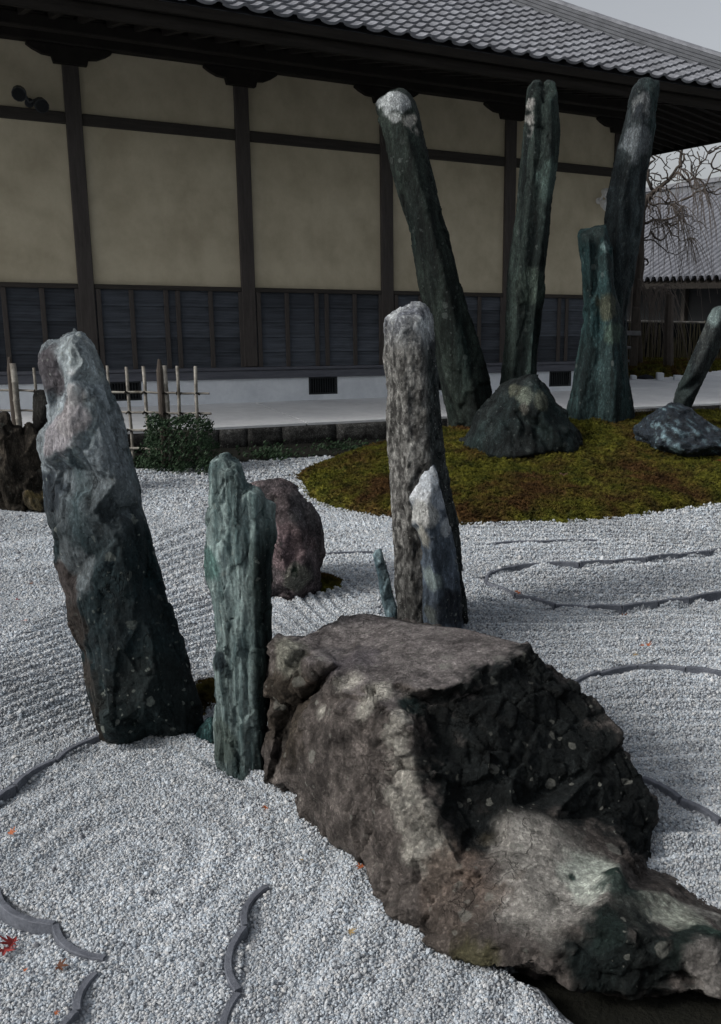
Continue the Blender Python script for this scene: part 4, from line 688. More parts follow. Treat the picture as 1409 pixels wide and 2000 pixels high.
# ------------------------------------------------------------------ the hall
hall = empty('temple_hall', (HX, HY, 0.0), HANG); tag(hall, 'long tile-roofed hall with ochre plaster walls, dark posts and plank dado', 'building')
S0, SC = -6.0, 8.0
core = MB().box(S0, SC+.18, .07, 7.5, .28, 5.2).build('inner_wall', M_dark, hall)
planks = None; battens = None; posts0 = None
for k in range(-3, 5):
    s = 2.0*k
    if posts0 is None: posts0 = MB().bbox(-.0, .18, -.055, .09, .779, 4.30, .008).build('post', M_post, hall); posts0.location = (s, 0, 0)
    else: clone(posts0, loc=(s, 0, 0))
for k in range(-3, 4):
    s0, s1 = 2.0*k+.18, 2.0*k+2.0
    for (z0, z1) in ((1.82, 3.65), (3.785, 4.50)):
        MB().box(s0, s1, 0, .068, z0, z1).build('plaster_panel', M_plaster, hall)
    MB().bbox(s0, s1, -.030, .066, 3.652, 3.783, .008).build('tie_beam', M_beam, hall)
    MB().bbox(s0, s1, -.045, .066, 1.762, 1.818, .006).build('dado_rail', M_beam, hall)
    hgt = (1.76-.775)/5
    for j in range(5):
        if planks is None:
            planks = mesh_obj('plank', [(0, -.022, 0), (1.82, -.022, 0), (1.82, -.004, hgt+.01), (0, -.004, hgt+.01), (0, 0, 0), (1.82, 0, 0), (1.82, .012, hgt+.01), (0, .012, hgt+.01)], [(0, 1, 2, 3), (5, 4, 7, 6), (0, 4, 5, 1), (3, 2, 6, 7), (0, 3, 7, 4), (1, 5, 6, 2)], M_plank, hall); planks.location = (s0, rnd.uniform(-.002, .002), .777+j*hgt)
        else: clone(planks, loc=(s0, rnd.uniform(-.002, .002), .777+j*hgt+rnd.uniform(-.003, .003)))
    for f_ in (.015, .40, .82, .965, 1.38, 1.775):
        if battens is None: battens = MB().bbox(0, .055, -.050, -.0225, .775, 1.760, .004).build('batten', M_post, hall); battens.location = (s0+f_, 0, 0)
        else: clone(battens, loc=(s0+f_, rnd.uniform(-.003, .002), 0))
MB().bbox(S0, SC+.25, -.085, .066, .735, .775, .005).build('sill_cap', M_sill, hall)
MB().bbox(S0, SC+.24, -.065, .066, .622, .733, .006).build('sill_beam', M_sill, hall)
VENTS = [(.24, .66), (2.89, 3.31), (4.88, 5.30), (6.88, 7.30)]
x = S0; edges_ = []
for a, b in VENTS: edges_ += [(x, a)]; x = b
edges_.append((x, SC+.2)); pl = MB()
for a, b in edges_: pl.box(a, b, -.03, .066, .20, .62)
for a, b in VENTS: pl.box(a, b, -.03, .066, .20, .38); 
plo = pl.build('plinth', M_white, hall)
for a, b in VENTS:
    fr = MB().bbox(a, b, -.036, -.012, .38, .40, .003).bbox(a, b, -.036, -.012, .60, .62, .003).bbox(a, a+.02, -.036, -.012, .401, .599, .003).bbox(b-.02, b, -.036, -.012, .401, .599, .003).build('vent_frame', M_iron, hall)
    bars = MB()
    for q in range(11): xx = a+.035+q*(b-a-.07)/10; bars.box(xx-.004, xx+.004, -.024, -.016, .40, .60)
    bars.build('vent_bars', M_iron, hall); MB().box(a, b, .04, .064, .385, .619).build('vent_back', M_dark, hall)
# eaves: wall plate, boat brackets, rafters, boards
MB().bbox(S0, SC+.3, -.16, .10, 4.503, 4.70, .01).build('wall_plate', M_black, hall)
MB().bbox(S0, SC+.3, -.66, -.50, 4.52, 4.66, .01).build('outer_purlin', M_black, hall)
br0 = None
for k in range(-3, 5):
    s = 2.0*k+.09
    poly = [(-.46, 4.495), (-.46, 4.47), (-.40, 4.43), (-.30, 4.385), (-.20, 4.375), (-.18, 4.303), (.18, 4.303), (.20, 4.375), (.30, 4.385), (.40, 4.43), (.46, 4.47), (.46, 4.495)]
    if br0 is None: br0 = MB().prism(poly, -.10, .06).build('bracket', M_black, hall); br0.location = (s, 0, 0)
    else: clone(br0, loc=(s, 0, 0))
# soffit: front and side, meeting along the hip
ZE, OV = 4.44, 1.97
def sof(off): return ZE+.16*(1-off/OV)+.10*((OV-off)/OV)
cs = SC+.18
MB_s = MB(); b = 0
V = [(S0, -OV, ZE+.03), (cs+OV, -OV, ZE+.03), (cs, 0, ZE+.36), (S0, 0, ZE+.36), (cs+OV, 8.0, ZE+.03), (cs, 8.0, ZE+.36)]
mesh_obj('soffit', V, [(0, 1, 2, 3), (1, 4, 5, 2)], M_black, hall)
r0 = None
for i in range(int((cs+OV-S0)/.30)):
    x = S0+.15+i*.30; ov = OV if x < cs else OV; y1 = 0 if x < cs else -(x-cs)
    if x >= cs+OV-.1: break
    if x < cs:
        if r0 is None:
            r0 = mesh_obj('rafter', [(-.03, -OV, ZE-.04), (.03, -OV, ZE-.04), (.03, 0, ZE+.29), (-.03, 0, ZE+.29), (-.03, -OV, ZE+.025), (.03, -OV, ZE+.025), (.03, 0, ZE+.355), (-.03, 0, ZE+.355)], [(0, 3, 2, 1), (4, 5, 6, 7), (0, 1, 5, 4), (3, 7, 6, 2), (0, 4, 7, 3), (1, 2, 6, 5)], M_black, hall); r0.location = (x, 0, 0)
        else: clone(r0, loc=(x, 0, 0))
for i in range(26):   # side rafters, seen from below at the right
    y = -OV+.12+i*.30; c_ = clone(r0, loc=(cs, y, 0), rot=(0, 0, math.pi/2))
    if y < 0:
        f_ = max(.05, (OV+y)/OV); c_.scale = (1, 1, 1)
        c_.location = (cs, y, 0)
# fascia boards front and side
MB().bbox(S0, cs+OV+.03, -OV-.055, -OV-.003, ZE-.075, ZE+.055, .006).build('fascia_board', M_fascia, hall)
MB().bbox(S0, cs+OV+.06, -OV-.115, -OV-.002, ZE+.058, ZE+.16, .006).build('fascia_board', M_fascia, hall)
MB().bbox(cs+OV+.002, cs+OV+.055, -OV, 8.0, ZE-.075, ZE+.055, .006).build('fascia_board', M_fascia, hall)
MB().bbox(cs+OV+.002, cs+OV+.115, -OV, 8.0, ZE+.058, ZE+.16, .006).build('fascia_board', M_post, hall)
# roof: pan tiles in courses on a gently hollowed slope
RP = .50; EX, TWD = .225, .268
roof = empty('roof', (0, 0, 0)); roof.parent = hall
def rz(r): return ZE+.21+RP*.90*r+.012*r*r   # r = horizontal run up from the eave edge
corner = cs+OV+.12
V = [(S0, -OV-.10, rz(0)-.04), (corner-.02, -OV-.10, rz(0)-.04), (corner-8.5, -OV-.10+8.5, rz(8.5)-.04), (S0, -OV-.10+8.5, rz(8.5)-.04), (corner-.02, 12, rz(0)-.04), (corner-8.5, 12, rz(8.5)-.04)]
nn_ = 18; Vd = []; Fd = []
for i in range(nn_+1):
    r_ = 8.5*i/nn_; Vd += [(S0, -OV-.10+r_, rz(r_)-.045), (corner-.02-r_, -OV-.10+r_, rz(r_)-.045), (corner-.02-r_, 12, rz(r_)-.045)]
for i in range(nn_): Fd += [(3*i, 3*i+1, 3*i+4, 3*i+3), (3*i+1, 3*i+2, 3*i+5, 3*i+4)]
mesh_obj('roof_deck', Vd, Fd, M_ridge, roof)
def tile_mesh():
    prof = [(0, .010), (.045, -.006), (.10, -.012), (.155, -.006), (.19, .012), (.215, .032), (.245, .036), (.272, .018)]
    V = []; Fq = []; L_ = .285
    for j, (yy, dz) in enumerate(((0, .040), (L_, 0.0))):
        for (a, h) in prof: V.append((a, yy, h+dz))
    n_ = len(prof)
    for i in range(n_-1): Fq.append((i, i+1, n_+i+1, n_+i))
    b = len(V)
    for (a, h) in prof: V.append((a, .004, h+.040-.032))
    for i in range(n_-1): Fq.append((b+i, b+i+1, i+1, i))
    return V, Fq
tv, tf = tile_mesh(); tmesh = bpy.data.meshes.new('roof_tile'); tmesh.from_pydata(tv, [], tf); tmesh.materials.append(M_tile)
allt = []
for row in range(34):
    r_ = row*EX*.885; slope = math.atan(RP*.90+.024*r_)
    smax = corner-r_-.12
    for cI in range(int((smax-(-1.6))/TWD)):
        x = smax-(cI+1)*TWD if False else -1.6+cI*TWD
        wp = W(x+.13, -( -OV-.13+r_), rz(r_)); d3 = np.linalg.norm(wp-np.array([0, 0, EYE]))
        # in view?
        v_ = wp-np.array([0, 0, EYE]); cy_ = v_[1]*math.cos(PT)-v_[2]*math.sin(PT); u_ = v_[1]*math.sin(PT)+v_[2]*math.cos(PT); ux = CX+F*v_[0]/cy_; uy = CY-F*u_/cy_
        vis = (-20 < ux < 1430) and (uy > -25); allt.append((not vis, d3, x, r_, slope))
allt.sort(key=lambda a: (a[0], a[1])); rest = MB()
for i, (nv_, d3, x, r_, slope) in enumerate(allt):
    y = -OV-.14+r_; z = rz(r_)-.02; jit = rnd.uniform(-.004, .004)
    if i < 300:
        o = bpy.data.objects.new('roof_tile', tmesh); COL.objects.link(o); o.parent = roof; o.location = (x+jit, y, z+rnd.uniform(-.002, .003)); o.rotation_euler = (slope, rnd.uniform(-.01, .01), rnd.uniform(-.008, .008))
    else:
        b = len(rest.v); c_, s_ = math.cos(slope), math.sin(slope)
        rest.v += [(x+jit+vx, y+vy*c_-vz*s_, z+vy*s_+vz*c_) for vx, vy, vz in tv]; rest.f += [tuple(b+q for q in f) for f in tf]
ro = rest.build('roof_tiles', M_tile, roof); ro['kind'] = 'stuff'
# hip ridge: stacked flat tiles and a rounded cap, climbing from the corner
hp = []; 
for i in range(0, 30):
    r_ = .15+i*.28; hp.append(Vector((corner-.02-r_, -OV-.10+r_, rz(r_))))
rb = MB(); cap = MB()
def sweep(mb, path, prof):
    side = Vector((.7071, .7071, 0)); b = len(mb.v); n_ = len(prof)
    for p_ in path: mb.v += [tuple(p_+side*a+Vector((0, 0, h))) for a, h in prof]
    for i in range(len(path)-1):
        for k in range(n_): a0 = b+i*n_+k; a1 = b+i*n_+(k+1) % n_; mb.f.append((a0, a1, a1+n_, a0+n_))
    mb.f += [tuple(reversed(range(b, b+n_))), tuple(range(b+(len(path)-1)*n_, b+len(path)*n_))]
for i in range(4):
    w_ = .17-.012*i; mb = MB(); sweep(mb, hp, [(-w_, -.03+.058*i), (w_, -.03+.058*i), (w_, .018+.058*i), (-w_, .018+.058*i)]); mb.build('ridge_course', M_ridge, roof)
cp = [(math.cos(a)*.10, .205+math.sin(a)*.085) for a in [math.pi*k/6 for k in range(7)]]; mb = MB(); sweep(mb, hp, cp); mb.build('ridge_cap', M_tile, roof)
# wall lamps
def lampset(px, py, name, label, dark):
    s, z = hall_s(px, py, .1); root = empty(name, tuple(W(s, .02, z)), HANG); tag(root, label, 'lamp'); mt = M_iron if dark else M_metal
    MB().tube([(0, 0.015, -.05), (0, -.05, -.05)], .05, 12).build('base', mt, root); 
    for dx, dz in ((-.10, .04), (.09, -.06)) if dark else ((.02, .07), (.0, -.10)):
        MB().tube([(0, -.05, -.05), (dx*.5, -.10, dz*.5), (dx, -.10, dz)], .015, 8).build('arm', mt, root)
        MB().tube([(dx, -.08, dz+.02), (dx*1.1, -.16, dz-.01), (dx*1.2, -.24, dz-.05)], [.04, .075, .08], 12).build('lamp_head', mt, root)
        MB().tube([(dx*1.2, -.2405, dz-.0505), (dx*1.2, -.248, dz-.054)], [.070, .066], 12).build('lens', M_dark if dark else M_lens, root)
lampset(1176, 385, 'wall_lamp', 'pale twin spotlight on the ochre wall beside the rearmost tall stone', False)
lampset(58, 190, 'wall_lamp', 'dark twin spotlight under the eave in the upper left wall bay', True)

# ------------------------------------------------------------------ terrace
ter = empty('terrace', (HX, HY, 0), HANG); tag(ter, 'pale concrete terrace on a rough stone face along the hall', 'terrace', kind='structure')
def slab(s0, s1, o0, o1, z0, z1, nm='paving_slab'):
    g_ = .011; V = [(s0+g_, -o1, .238), (s1-g_, -o1, .238), (s1-g_, -o0, .238), (s0+g_, -o0, .238), (s0+g_, -o1, z1-.008), (s1-g_, -o1, z1-.008), (s1-g_, -o0, z0), (s0+g_, -o0, z0), (s0+g_, -o1+.01, z1), (s1-g_, -o1+.01, z1)]
    mesh_obj(nm, V, [(0, 3, 2, 1), (0, 1, 5, 4), (4, 5, 9, 8), (8, 9, 6, 7), (1, 2, 6, 9, 5), (3, 0, 4, 8, 7), (2, 3, 7, 6)], M_conc, ter)
for k in range(-3, 12): slab(2.0*k+.106, 2.0*k+2.106, .031 if 2.0*k+2.1 < SC+2.2 else -.5, 2.21, .304, .272)
for k in range(4, 12):
    for r_ in range(3): 
        if k == 4: slab(8.24, 10.106, -.035-2*(r_+1), -.035-2*r_, .30, .302)
        else: slab(2.0*k+.106, 2.0*k+2.106, -.5-2*(r_+1), -.5-2*r_, .302, .304)
mesh_obj('joint_bed', [(-6, -2.18, .2365), (24, -2.18, .2365), (24, 9, .26), (-6, 9, .26)], [(0, 1, 2, 3)], M_dark, ter)
M_face = rock_mat('terrace_face_stone', (1, 1, 1), .6, 9, .9, lich=(0.28, 0.29, 0.28), contrast=1.2)
x = -6.0
while x < 20:
    w_ = rnd.uniform(.3, .8); bm = bmesh.new(); bmesh.ops.create_cube(bm, size=1); bmesh.ops.subdivide_edges(bm, edges=bm.edges[:], cuts=5, use_grid_fill=True)
    P_ = np.array([v.co[:] for v in bm.verts])*[w_-.012, .34, .33]+[x+w_/2, -2.045, .070]; D_ = .022*np.stack([fbm(P_*6+k_*5, 3) for k_ in range(3)], 1)+.012*ridged(P_*14, 2)[:, None]*np.array([0, -1, 0]); D_[:, 2] *= (P_[:, 2] < .2); P_ = P_+D_; P_[:, 2] = np.minimum(P_[:, 2], .2345)
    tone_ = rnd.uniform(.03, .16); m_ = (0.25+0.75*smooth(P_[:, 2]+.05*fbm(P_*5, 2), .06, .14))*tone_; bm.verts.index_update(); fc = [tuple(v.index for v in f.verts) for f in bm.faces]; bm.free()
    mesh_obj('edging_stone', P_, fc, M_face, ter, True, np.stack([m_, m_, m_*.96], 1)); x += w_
far2 = mesh_obj('paved_yard', [tuple(W(9.9, -6.0, .29)), tuple(W(60, -6.0, .29)), tuple(W(60, -60, .29)), tuple(W(9.9, -60, .29))], [(0, 1, 2, 3)], M_farground); tag(far2, 'pale paved yard beyond the corner of the hall', 'yard', kind='structure')
far3 = mesh_obj('paved_path', [tuple(W(14, 8, .262)), tuple(W(60, 8, .262)), tuple(W(60, -7, .285)), tuple(W(14, -7, .285))], [(0, 1, 2, 3)], M_farground); tag(far3, 'pale gravel path leading off beyond the terrace', 'path', kind='structure')

# ------------------------------------------------------------------ bamboo fence, shrub, weeds
FY = 9.42; bf = empty('bamboo_fence', (-3.6, FY, 0)); tag(bf, 'low open lattice fence of weathered bamboo in front of the hall', 'fence')
def cane(x0, z0, x1, z1, r_, y=0.0, nm='bamboo_cane'):
    pts = []; rads = []; n_ = max(3, int(abs(z1-z0)/.16)+1)
    for i in range(n_):
        f = i/(n_-1); zz = z0+(z1-z0)*f; xx = x0+(x1-x0)*f+rnd.uniform(-.003, .003)
        for dz, k in ((-.008, 1.0), (0, 1.14), (.008, 1.0)) if 0 < i < n_-1 else ((0, 1.0),): pts.append((xx+3.6, y, zz+dz)); rads.append(r_*k)
    MB().tube(pts, rads, 8).build(nm, M_bamboo, bf, True)
for x0, r_, h in ((-5.05, .014, 1.0), (-4.86, .014, 1.0), (-4.66, .030, 1.02), (-4.46, .014, .98), (-4.28, .014, 1.0), (-4.10, .014, 1.0), (-3.93, .014, 1.01), (-3.76, .014, 1.01), (-3.575, .016, 1.0), (-3.41, .017, 1.01), (-3.205, .026, 1.02), (-3.065, .016, 1.02), (-2.89, .017, 1.02)):
    cane(x0+rnd.uniform(-.01, .02), -.05, x0, h, r_, rnd.choice((-.022, .02)))
for xx in (-4.70, -3.245): MB().tube([(xx+3.6, .0, -.05), (xx+3.6, .0, .96), (xx+3.602, 0, 1.08)], [.034, .032, .014], 10).build('wooden_post', M_bark, bf)
for zz, xa, xb in ((.755, -5.3, -2.77), (.56, -5.3, -2.76), (.385, -5.3, -2.95), (.20, -3.75, -3.2)):
    pts = []; rads = []
    q = xa
    while q < xb: pts.append((q+3.6, 0, zz+rnd.uniform(-.004, .004))); rads.append(.011*(1.0+.2*(rnd.random() < .4))); q += .12
    pts.append((xb+3.6, 0, zz)); rads.append(.011); MB().tube(pts, rads, 7).build('bamboo_rail', M_bamboo, bf, True)
kn = None
for zz in (.755, .56, .385):
    for xx in (-4.66, -4.46, -3.76, -3.575, -3.41, -3.205, -3.065, -2.89):
        if zz < .4 and xx > -3.1: continue
        if kn is None: kn = MB().tube([(-.022, -.01, -.012), (0, -.036, .01), (.022, -.01, -.008), (.0, .03, .0)], .010, 6).build('rope_knot', M_rope, bf); kn.location = (xx+3.6, 0, zz)
        else: clone(kn, loc=(xx+3.6, rnd.uniform(-.004, .004), zz), rot=(0, 0, rnd.uniform(-.4, .4)))
def leaf_cloud(name, parent, pts, size, mat):
    mb = MB()
    for p_ in pts:
        s_ = size*rnd.uniform(.6, 1.3); a = Vector((rnd.gauss(0, 1), rnd.gauss(0, 1), rnd.gauss(0, .8))).normalized(); u_ = a.orthogonal().normalized(); v_ = a.cross(u_); b = len(mb.v); p_ = Vector(p_)
        mb.v += [tuple(p_-u_*s_), tuple(p_+v_*s_*.45+a*s_*.15), tuple(p_+u_*s_), tuple(p_-v_*s_*.45+a*s_*.15)]; mb.f += [(b, b+1, b+2), (b, b+2, b+3)]
    return mb.build(name, mat, parent)
sh = empty('clipped_shrub', (-3.04, 9.3, 0)); tag(sh, 'small clipped box shrub with a flat top at the end of the bamboo fence', 'shrub')
pts = []
for _ in range(9000):
    x, y, z = rnd.uniform(-.30, .30), rnd.uniform(-.24, .24), rnd.uniform(.02, .56)
    f = max(abs(x)/.30, abs(y)/.24, abs(z-.29)/.28)
    if f < .72 and rnd.random() < .7: continue
    if rnd.random() < .12*f or perlin(np.array([[x*9, y*9, z*9]]))[0] > .28: continue
    x += rnd.gauss(0, .006); y += rnd.gauss(0, .008); z = z*.96+rnd.gauss(0, .006)
    pts.append((x*(1+.1*math.sin(z*9)), y, z+.02*math.sin(x*17)))
leaf_cloud('foliage', sh, pts, .019, M_leafd); mb = MB()
for _ in range(9): mb.tube([(0, 0, 0), (rnd.uniform(-.1, .1), rnd.uniform(-.1, .1), .2), (rnd.uniform(-.22, .22), rnd.uniform(-.18, .18), .46)], [.010, .007, .003], 5)
mb.build('stem', M_bark, sh)
def weed(x, y, w_, h, n_, label, name='low_plant'):
    r_ = empty(name, (x, y, 0)); tag(r_, label, 'plant'); pts = [(rnd.gauss(0, w_*.4), rnd.gauss(0, w_*.3), abs(rnd.gauss(0, h*.45))+.02) for _ in range(n_)]; leaf_cloud('foliage', r_, pts, .022, M_leafd)
    mb = MB(); [mb.tube([(0, 0, 0), (rnd.gauss(0, w_*.3), rnd.gauss(0, w_*.2), h*rnd.uniform(.5, 1))], [.004, .002], 4) for _ in range(6)]; mb.build('stem', M_bark, r_)
weed(-3.72, 9.6, .22, .16, 380, 'dark leafy plant under the bamboo fence beside the leaning stone'); weed(-4.75, 8.4, .22, .5, 500, 'dark leafy sprig at the left edge above the jagged rocks'); weed(-2.35, 10.15, .35, .12, 500, 'low dark ground plant right of the clipped shrub'); weed(-3.42, 9.36, .16, .10, 250, 'low dark plant at the left foot of the clipped shrub'); weed(-1.7, 10.8, .4, .1, 400, 'creeping dark plant between gravel and stone terrace face')

# ------------------------------------------------------------------ beyond the hall on the right
B2 = empty('distant_building', (6.0, 26.0, 0)); tag(B2, 'far building with a grey tiled roof behind the bare tree', 'building')
ex = np.array([-DY, DX]); dx_ = np.array([DX, DY])
def b2(t, r_, z): return (ex[0]*t+dx_[0]*r_, ex[1]*t+dx_[1]*r_, z)
V = []; Fq = []; t0, t1, nrib = -14, 10.2, 84
def rz2(r_): return 2.36+.56*r_+.014*r_*r_
rows_ = 14
for j in range(rows_+1):
    r_ = 5.0*j/rows_
    for i in range(nrib*4+1):
        t = t0+(t1-t0)*i/(nrib*4); V.append(b2(t, r_, rz2(r_)+(.0, .13, .15, .13)[i % 4]))
nx = nrib*4+1
for j in range(rows_):
    for i in range(nx-1): a = j*nx+i; Fq.append((a, a+1, a+nx+1, a+nx))
o = mesh_obj('roof_tiles', V, Fq, simple('far_roof_tile', (0.07, 0.075, 0.09), (0.24, 0.25, 0.28), 5, 0.6, 0.3, 0.01), B2); o['kind'] = 'stuff'
def slab2(nm, mat, ta, tb, ra, rb_, za, zb, zc=None, zd=None):
    zc = za if zc is None else zc; zd = zb if zd is None else zd
    V = [b2(ta, ra, za), b2(tb, ra, za), b2(tb, rb_, zc), b2(ta, rb_, zc), b2(ta, ra, zb), b2(tb, ra, zb), b2(tb, rb_, zd), b2(ta, rb_, zd)]
    return mesh_obj(nm, V, [(0, 3, 2, 1), (4, 5, 6, 7), (0, 1, 5, 4), (1, 2, 6, 5), (2, 3, 7, 6), (3, 0, 4, 7)], mat, B2)
slab2('ridge', M_ridge, t0, t1+.1, 4.85, 5.15, rz2(5)-.05, rz2(5)+.22); slab2('ridge_cap', M_tile, t0, t1+.15, 4.78, 5.22, rz2(5)+.22, rz2(5)+.36)
slab2('eave_board', M_black, t0, t1, .06, .14, 2.16, 2.30); slab2('soffit', M_black, t0, t1, .15, 5.0, 2.28, 2.31, rz2(5)-.2, rz2(5)-.12)
slab2('wall', M_dark, t0, t1-.4, 1.3, 1.45, .2, 2.35)
for q in range(10): slab2('post', M_beam, t0+2.4*q, t0+2.4*q+.16, 1.16, 1.30, .2, 2.30)
# brushwood fence and moss bank in front of it
fn = empty('brushwood_fence', (3.6, 23.2, .3)); tag(fn, 'brown brushwood screen fence with a thin bamboo rail, beyond the terrace', 'fence')
M_brush = simple('brushwood', (0.045, 0.038, 0.022), (0.15, 0.135, 0.085), 4, .9, .4, .01, (3, 3, .6))
proto = [MB().tube([(0, 0, 0), (rnd.uniform(-.03, .03), 0, .5), (rnd.uniform(-.03, .03), 0, 1.0+rnd.uniform(-.05, .05))], [.022, .020, .012], 5).build('brushwood_stick', M_brush, fn) for _ in range(5)]
proto[0].location = (-1.6, 0, 0)
for i in range(1, 130):
    p_ = proto[i] if i < 5 else clone(proto[i % 5]); p_.location = (-1.6+i*.05, rnd.uniform(-.03, .03), rnd.uniform(-.03, .04)); p_.rotation_euler = (rnd.uniform(-.03, .03), rnd.uniform(-.06, .06), rnd.uniform(0, 6))
MB().tube([(-1.7, -.05, 1.02), (5, -.05, 1.00)], .022, 8).build('bamboo_rail', M_bamboo, fn); MB().box(-1.7, 5, .035, .05, 0, .98).build('backing', M_dark, fn)
V, Fc = grid_mesh(np.arange(1.9, 9.5, .08), np.arange(17.9, 23.3, .06), lambda x, y: .21+.23*smooth(y-18.4-1.5*np.clip(x-3.1, 0, 9), 0, .5)+.04*fbm(np.stack([x, y, 0*x], 1)*3, 3)*smooth(y-18.4-1.5*np.clip(x-3.1, 0, 9), 0, .3))
tag(fin('moss_bank', np_mesh('moss_bank', V, Fc), M_moss, None, True), 'low mossy bank along the foot of the brushwood fence', 'moss', kind='structure')
n_ = 9000; x = rng.uniform(2, 6, n_); y = rng.uniform(18.5, 23, n_); k_ = y > 18.5+1.5*np.clip(x-3.1, 0, 9); x, y = x[k_], y[k_]; n_ = len(x); instancer('bank_grass', np.stack([x, y, .25+.20*smooth(y-18.4-1.5*np.clip(x-3.1, 0, 9), 0, .5)], 1), rng.uniform(.03, .08, n_), np.ones(n_), M_moss, tuft, (.6, 1.2, False), 'short mossy growth on the far bank', 'moss')
M_greywood = simple('grey_timber', (0.12, 0.12, 0.125), (0.26, 0.26, 0.27), 7, 0.85, 0.4, 0.004)
# curb, timber frame, props of the tree
TY = 19.7
def tp(px, py, Y=TY): p_ = aty(px, py, Y); return (float(p_[0]), float(p_[1]), float(p_[2]))
def at_root(mb, r_): mb.v = [(v[0]-r_[0], v[1]-r_[1], v[2]-r_[2]) for v in mb.v]; return mb
for (a, b, lb) in (((1232, 1243), (733, 743), 'small white block at the foot of the blue-green stone flank, beside the path'), ((1282, 1296), (728, 749), 'white stone block between the timber prop and the dark post'), ((1316, 1332), (733, 750), 'white stone block just right of the dark post')):
    p0 = tp(a[0], b[1], 18.35); p1 = tp(a[1], b[0], 18.35); o = MB().bbox(-(p1[0]-p0[0])/2, (p1[0]-p0[0])/2, -.1, .1, 0, p1[2]-.300, .01).build('stone_block', M_white); o.location = ((p0[0]+p1[0])/2, 18.35, .300); tag(o, lb, 'block')
r_ = tp(1262, 742); fr = empty('timber_frame', r_); tag(fr, 'grey timber prop frame with three crossbars under the bare tree', 'frame')
at_root(MB().bbox(tp(1262, 0)[0], tp(1278, 0)[0], TY-.07, TY+.07, .26, tp(1270, 600)[2], .01), r_).build('post', M_bark, fr); at_root(MB().bbox(tp(1205, 0)[0], tp(1217, 0)[0], TY-.07, TY+.07, .26, tp(1270, 640)[2], .01), r_).build('post', M_bark, fr)
for (ya, yb, xe) in ((646, 655, 1281), (676, 681, 1262), (702, 707, 1260)): at_root(MB().bbox(tp(1190, 0)[0], tp(xe, 0)[0], TY-.15, TY-.072, tp(1250, yb)[2], tp(1250, ya)[2], .008), r_).build('crossbar', M_greywood, fr)
r_ = tp(1305, 748, 19.9); dp = at_root(MB().tube([tp(1306, 750, 19.9), tp(1306, 650, 19.9), tp(1309, 575, 19.9)], [.11, .10, .085], 9), r_).build('tree_prop', M_bark); dp.location = r_; tag(dp, 'dark upright post standing between the two right-hand white blocks', 'post')
O18 = [(1240, 746), (1246, 735), (1262, 731), (1276, 735), (1281, 744), (1278, 752), (1245, 750)]
o = make_rock('stepping_stone', O18, [(1260, 739, .1)], 18.5, .25, .03, M_rG, lambda V, N, c, d: np.tile([[.025, .028, .035]], (len(V), 1)), amp=.1, sm=1, chip=(3, 6), seed=18); tag(o, 'low dark flat stone at the foot of the timber prop frame', 'stone')
# weeping cherry, bare
tr = empty('weeping_tree', tp(1250, 738, 21.0)); R0 = tp(1250, 738, 21.0); tag(tr, 'bare gnarled weeping tree between the hall corner and the far roof', 'tree')
def px3(l, Y=21.0): return [tuple(np.array(tp(a, b, Y+(c[0] if c else 0)))-np.array(R0)) for a, b, *c in l]
MB().tube(px3([(1250, 745), (1248, 700), (1246, 640), (1242, 595), (1245, 560), (1251, 520), (1250, 470), (1251, 440), (1254, 410), (1262, 390), (1272, 380)]), [.09, .085, .08, .085, .10, .095, .09, .10, .085, .075, .06], 9).build('trunk', M_bark, tr, True)
BR = [([(1272, 380), (1278, 372), (1268, 360), (1264, 340), (1268, 322), (1280, 310), (1262, 298)], .045), ([(1276, 376), (1290, 366), (1305, 352), (1318, 338), (1330, 322), (1336, 300)], .05), ([(1330, 325), (1333, 300, .2), (1336, 270, .2)], .04), ([(1282, 368), (1298, 362), (1316, 345), (1332, 318)], .03),
      ([(1318, 338), (1332, 345), (1345, 352), (1358, 350), (1366, 320), (1362, 296)], .03), ([(1262, 392), (1275, 402), (1290, 396), (1310, 398), (1330, 392)], .025), ([(1251, 440), (1262, 436), (1280, 428), (1300, 432), (1322, 418), (1335, 402)], .035), ([(1272, 452), (1285, 470), (1298, 466), (1310, 440)], .025), ([(1330, 392), (1350, 380), (1372, 372), (1390, 340), (1409, 332)], .025),
      ([(1251, 500), (1262, 505), (1266, 512), (1262, 518)], .03), ([(1262, 298), (1290, 312), (1310, 330)], .018), ([(1345, 352), (1360, 372), (1380, 360), (1395, 330), (1412, 318)], .02), ([(1366, 320), (1385, 300), (1400, 285)], .018), ([(1300, 432), (1315, 460), (1330, 470), (1345, 465)], .018), ([(1268, 322), (1258, 312), (1262, 296)], .02)]
def crook(x, y, a, n_, st):
    o_ = [(x, y)]
    for _ in range(n_): a += rnd.uniform(-.75, .75); x += st*math.cos(a); y += st*math.sin(a); o_.append((x, y))
    return o_
for (bx, by) in ((1264, 340), (1305, 352), (1333, 300), (1345, 352), (1300, 396), (1290, 430), (1322, 418), (1372, 372), (1262, 392), (1336, 270), (1358, 350), (1395, 330), (1280, 372), (1310, 440), (1385, 300), (1256, 470)):
    for _ in range(3): BR.append((crook(bx, by, rnd.uniform(-2.6, .9), rnd.randint(4, 7), rnd.uniform(9, 16)), rnd.uniform(.010, .020)))
for pts_, r_ in BR:
    P = px3(pts_); Q = []
    for i in range(len(P)-1):
        a, b = Vector(P[i]), Vector(P[i+1])
        for f in (0, .5): Q.append(a.lerp(b, f)+Vector((rnd.uniform(-.03, .03), rnd.uniform(-.1, .1), rnd.uniform(-.03, .03)))*(0 if (i == 0 and f == 0) else 1))
    Q.append(Vector(P[-1])); MB().tube(Q, [r_*(1-.65*i/len(Q)) for i in range(len(Q))], 7).build('branch', M_bark, tr, True)
tw = MB()
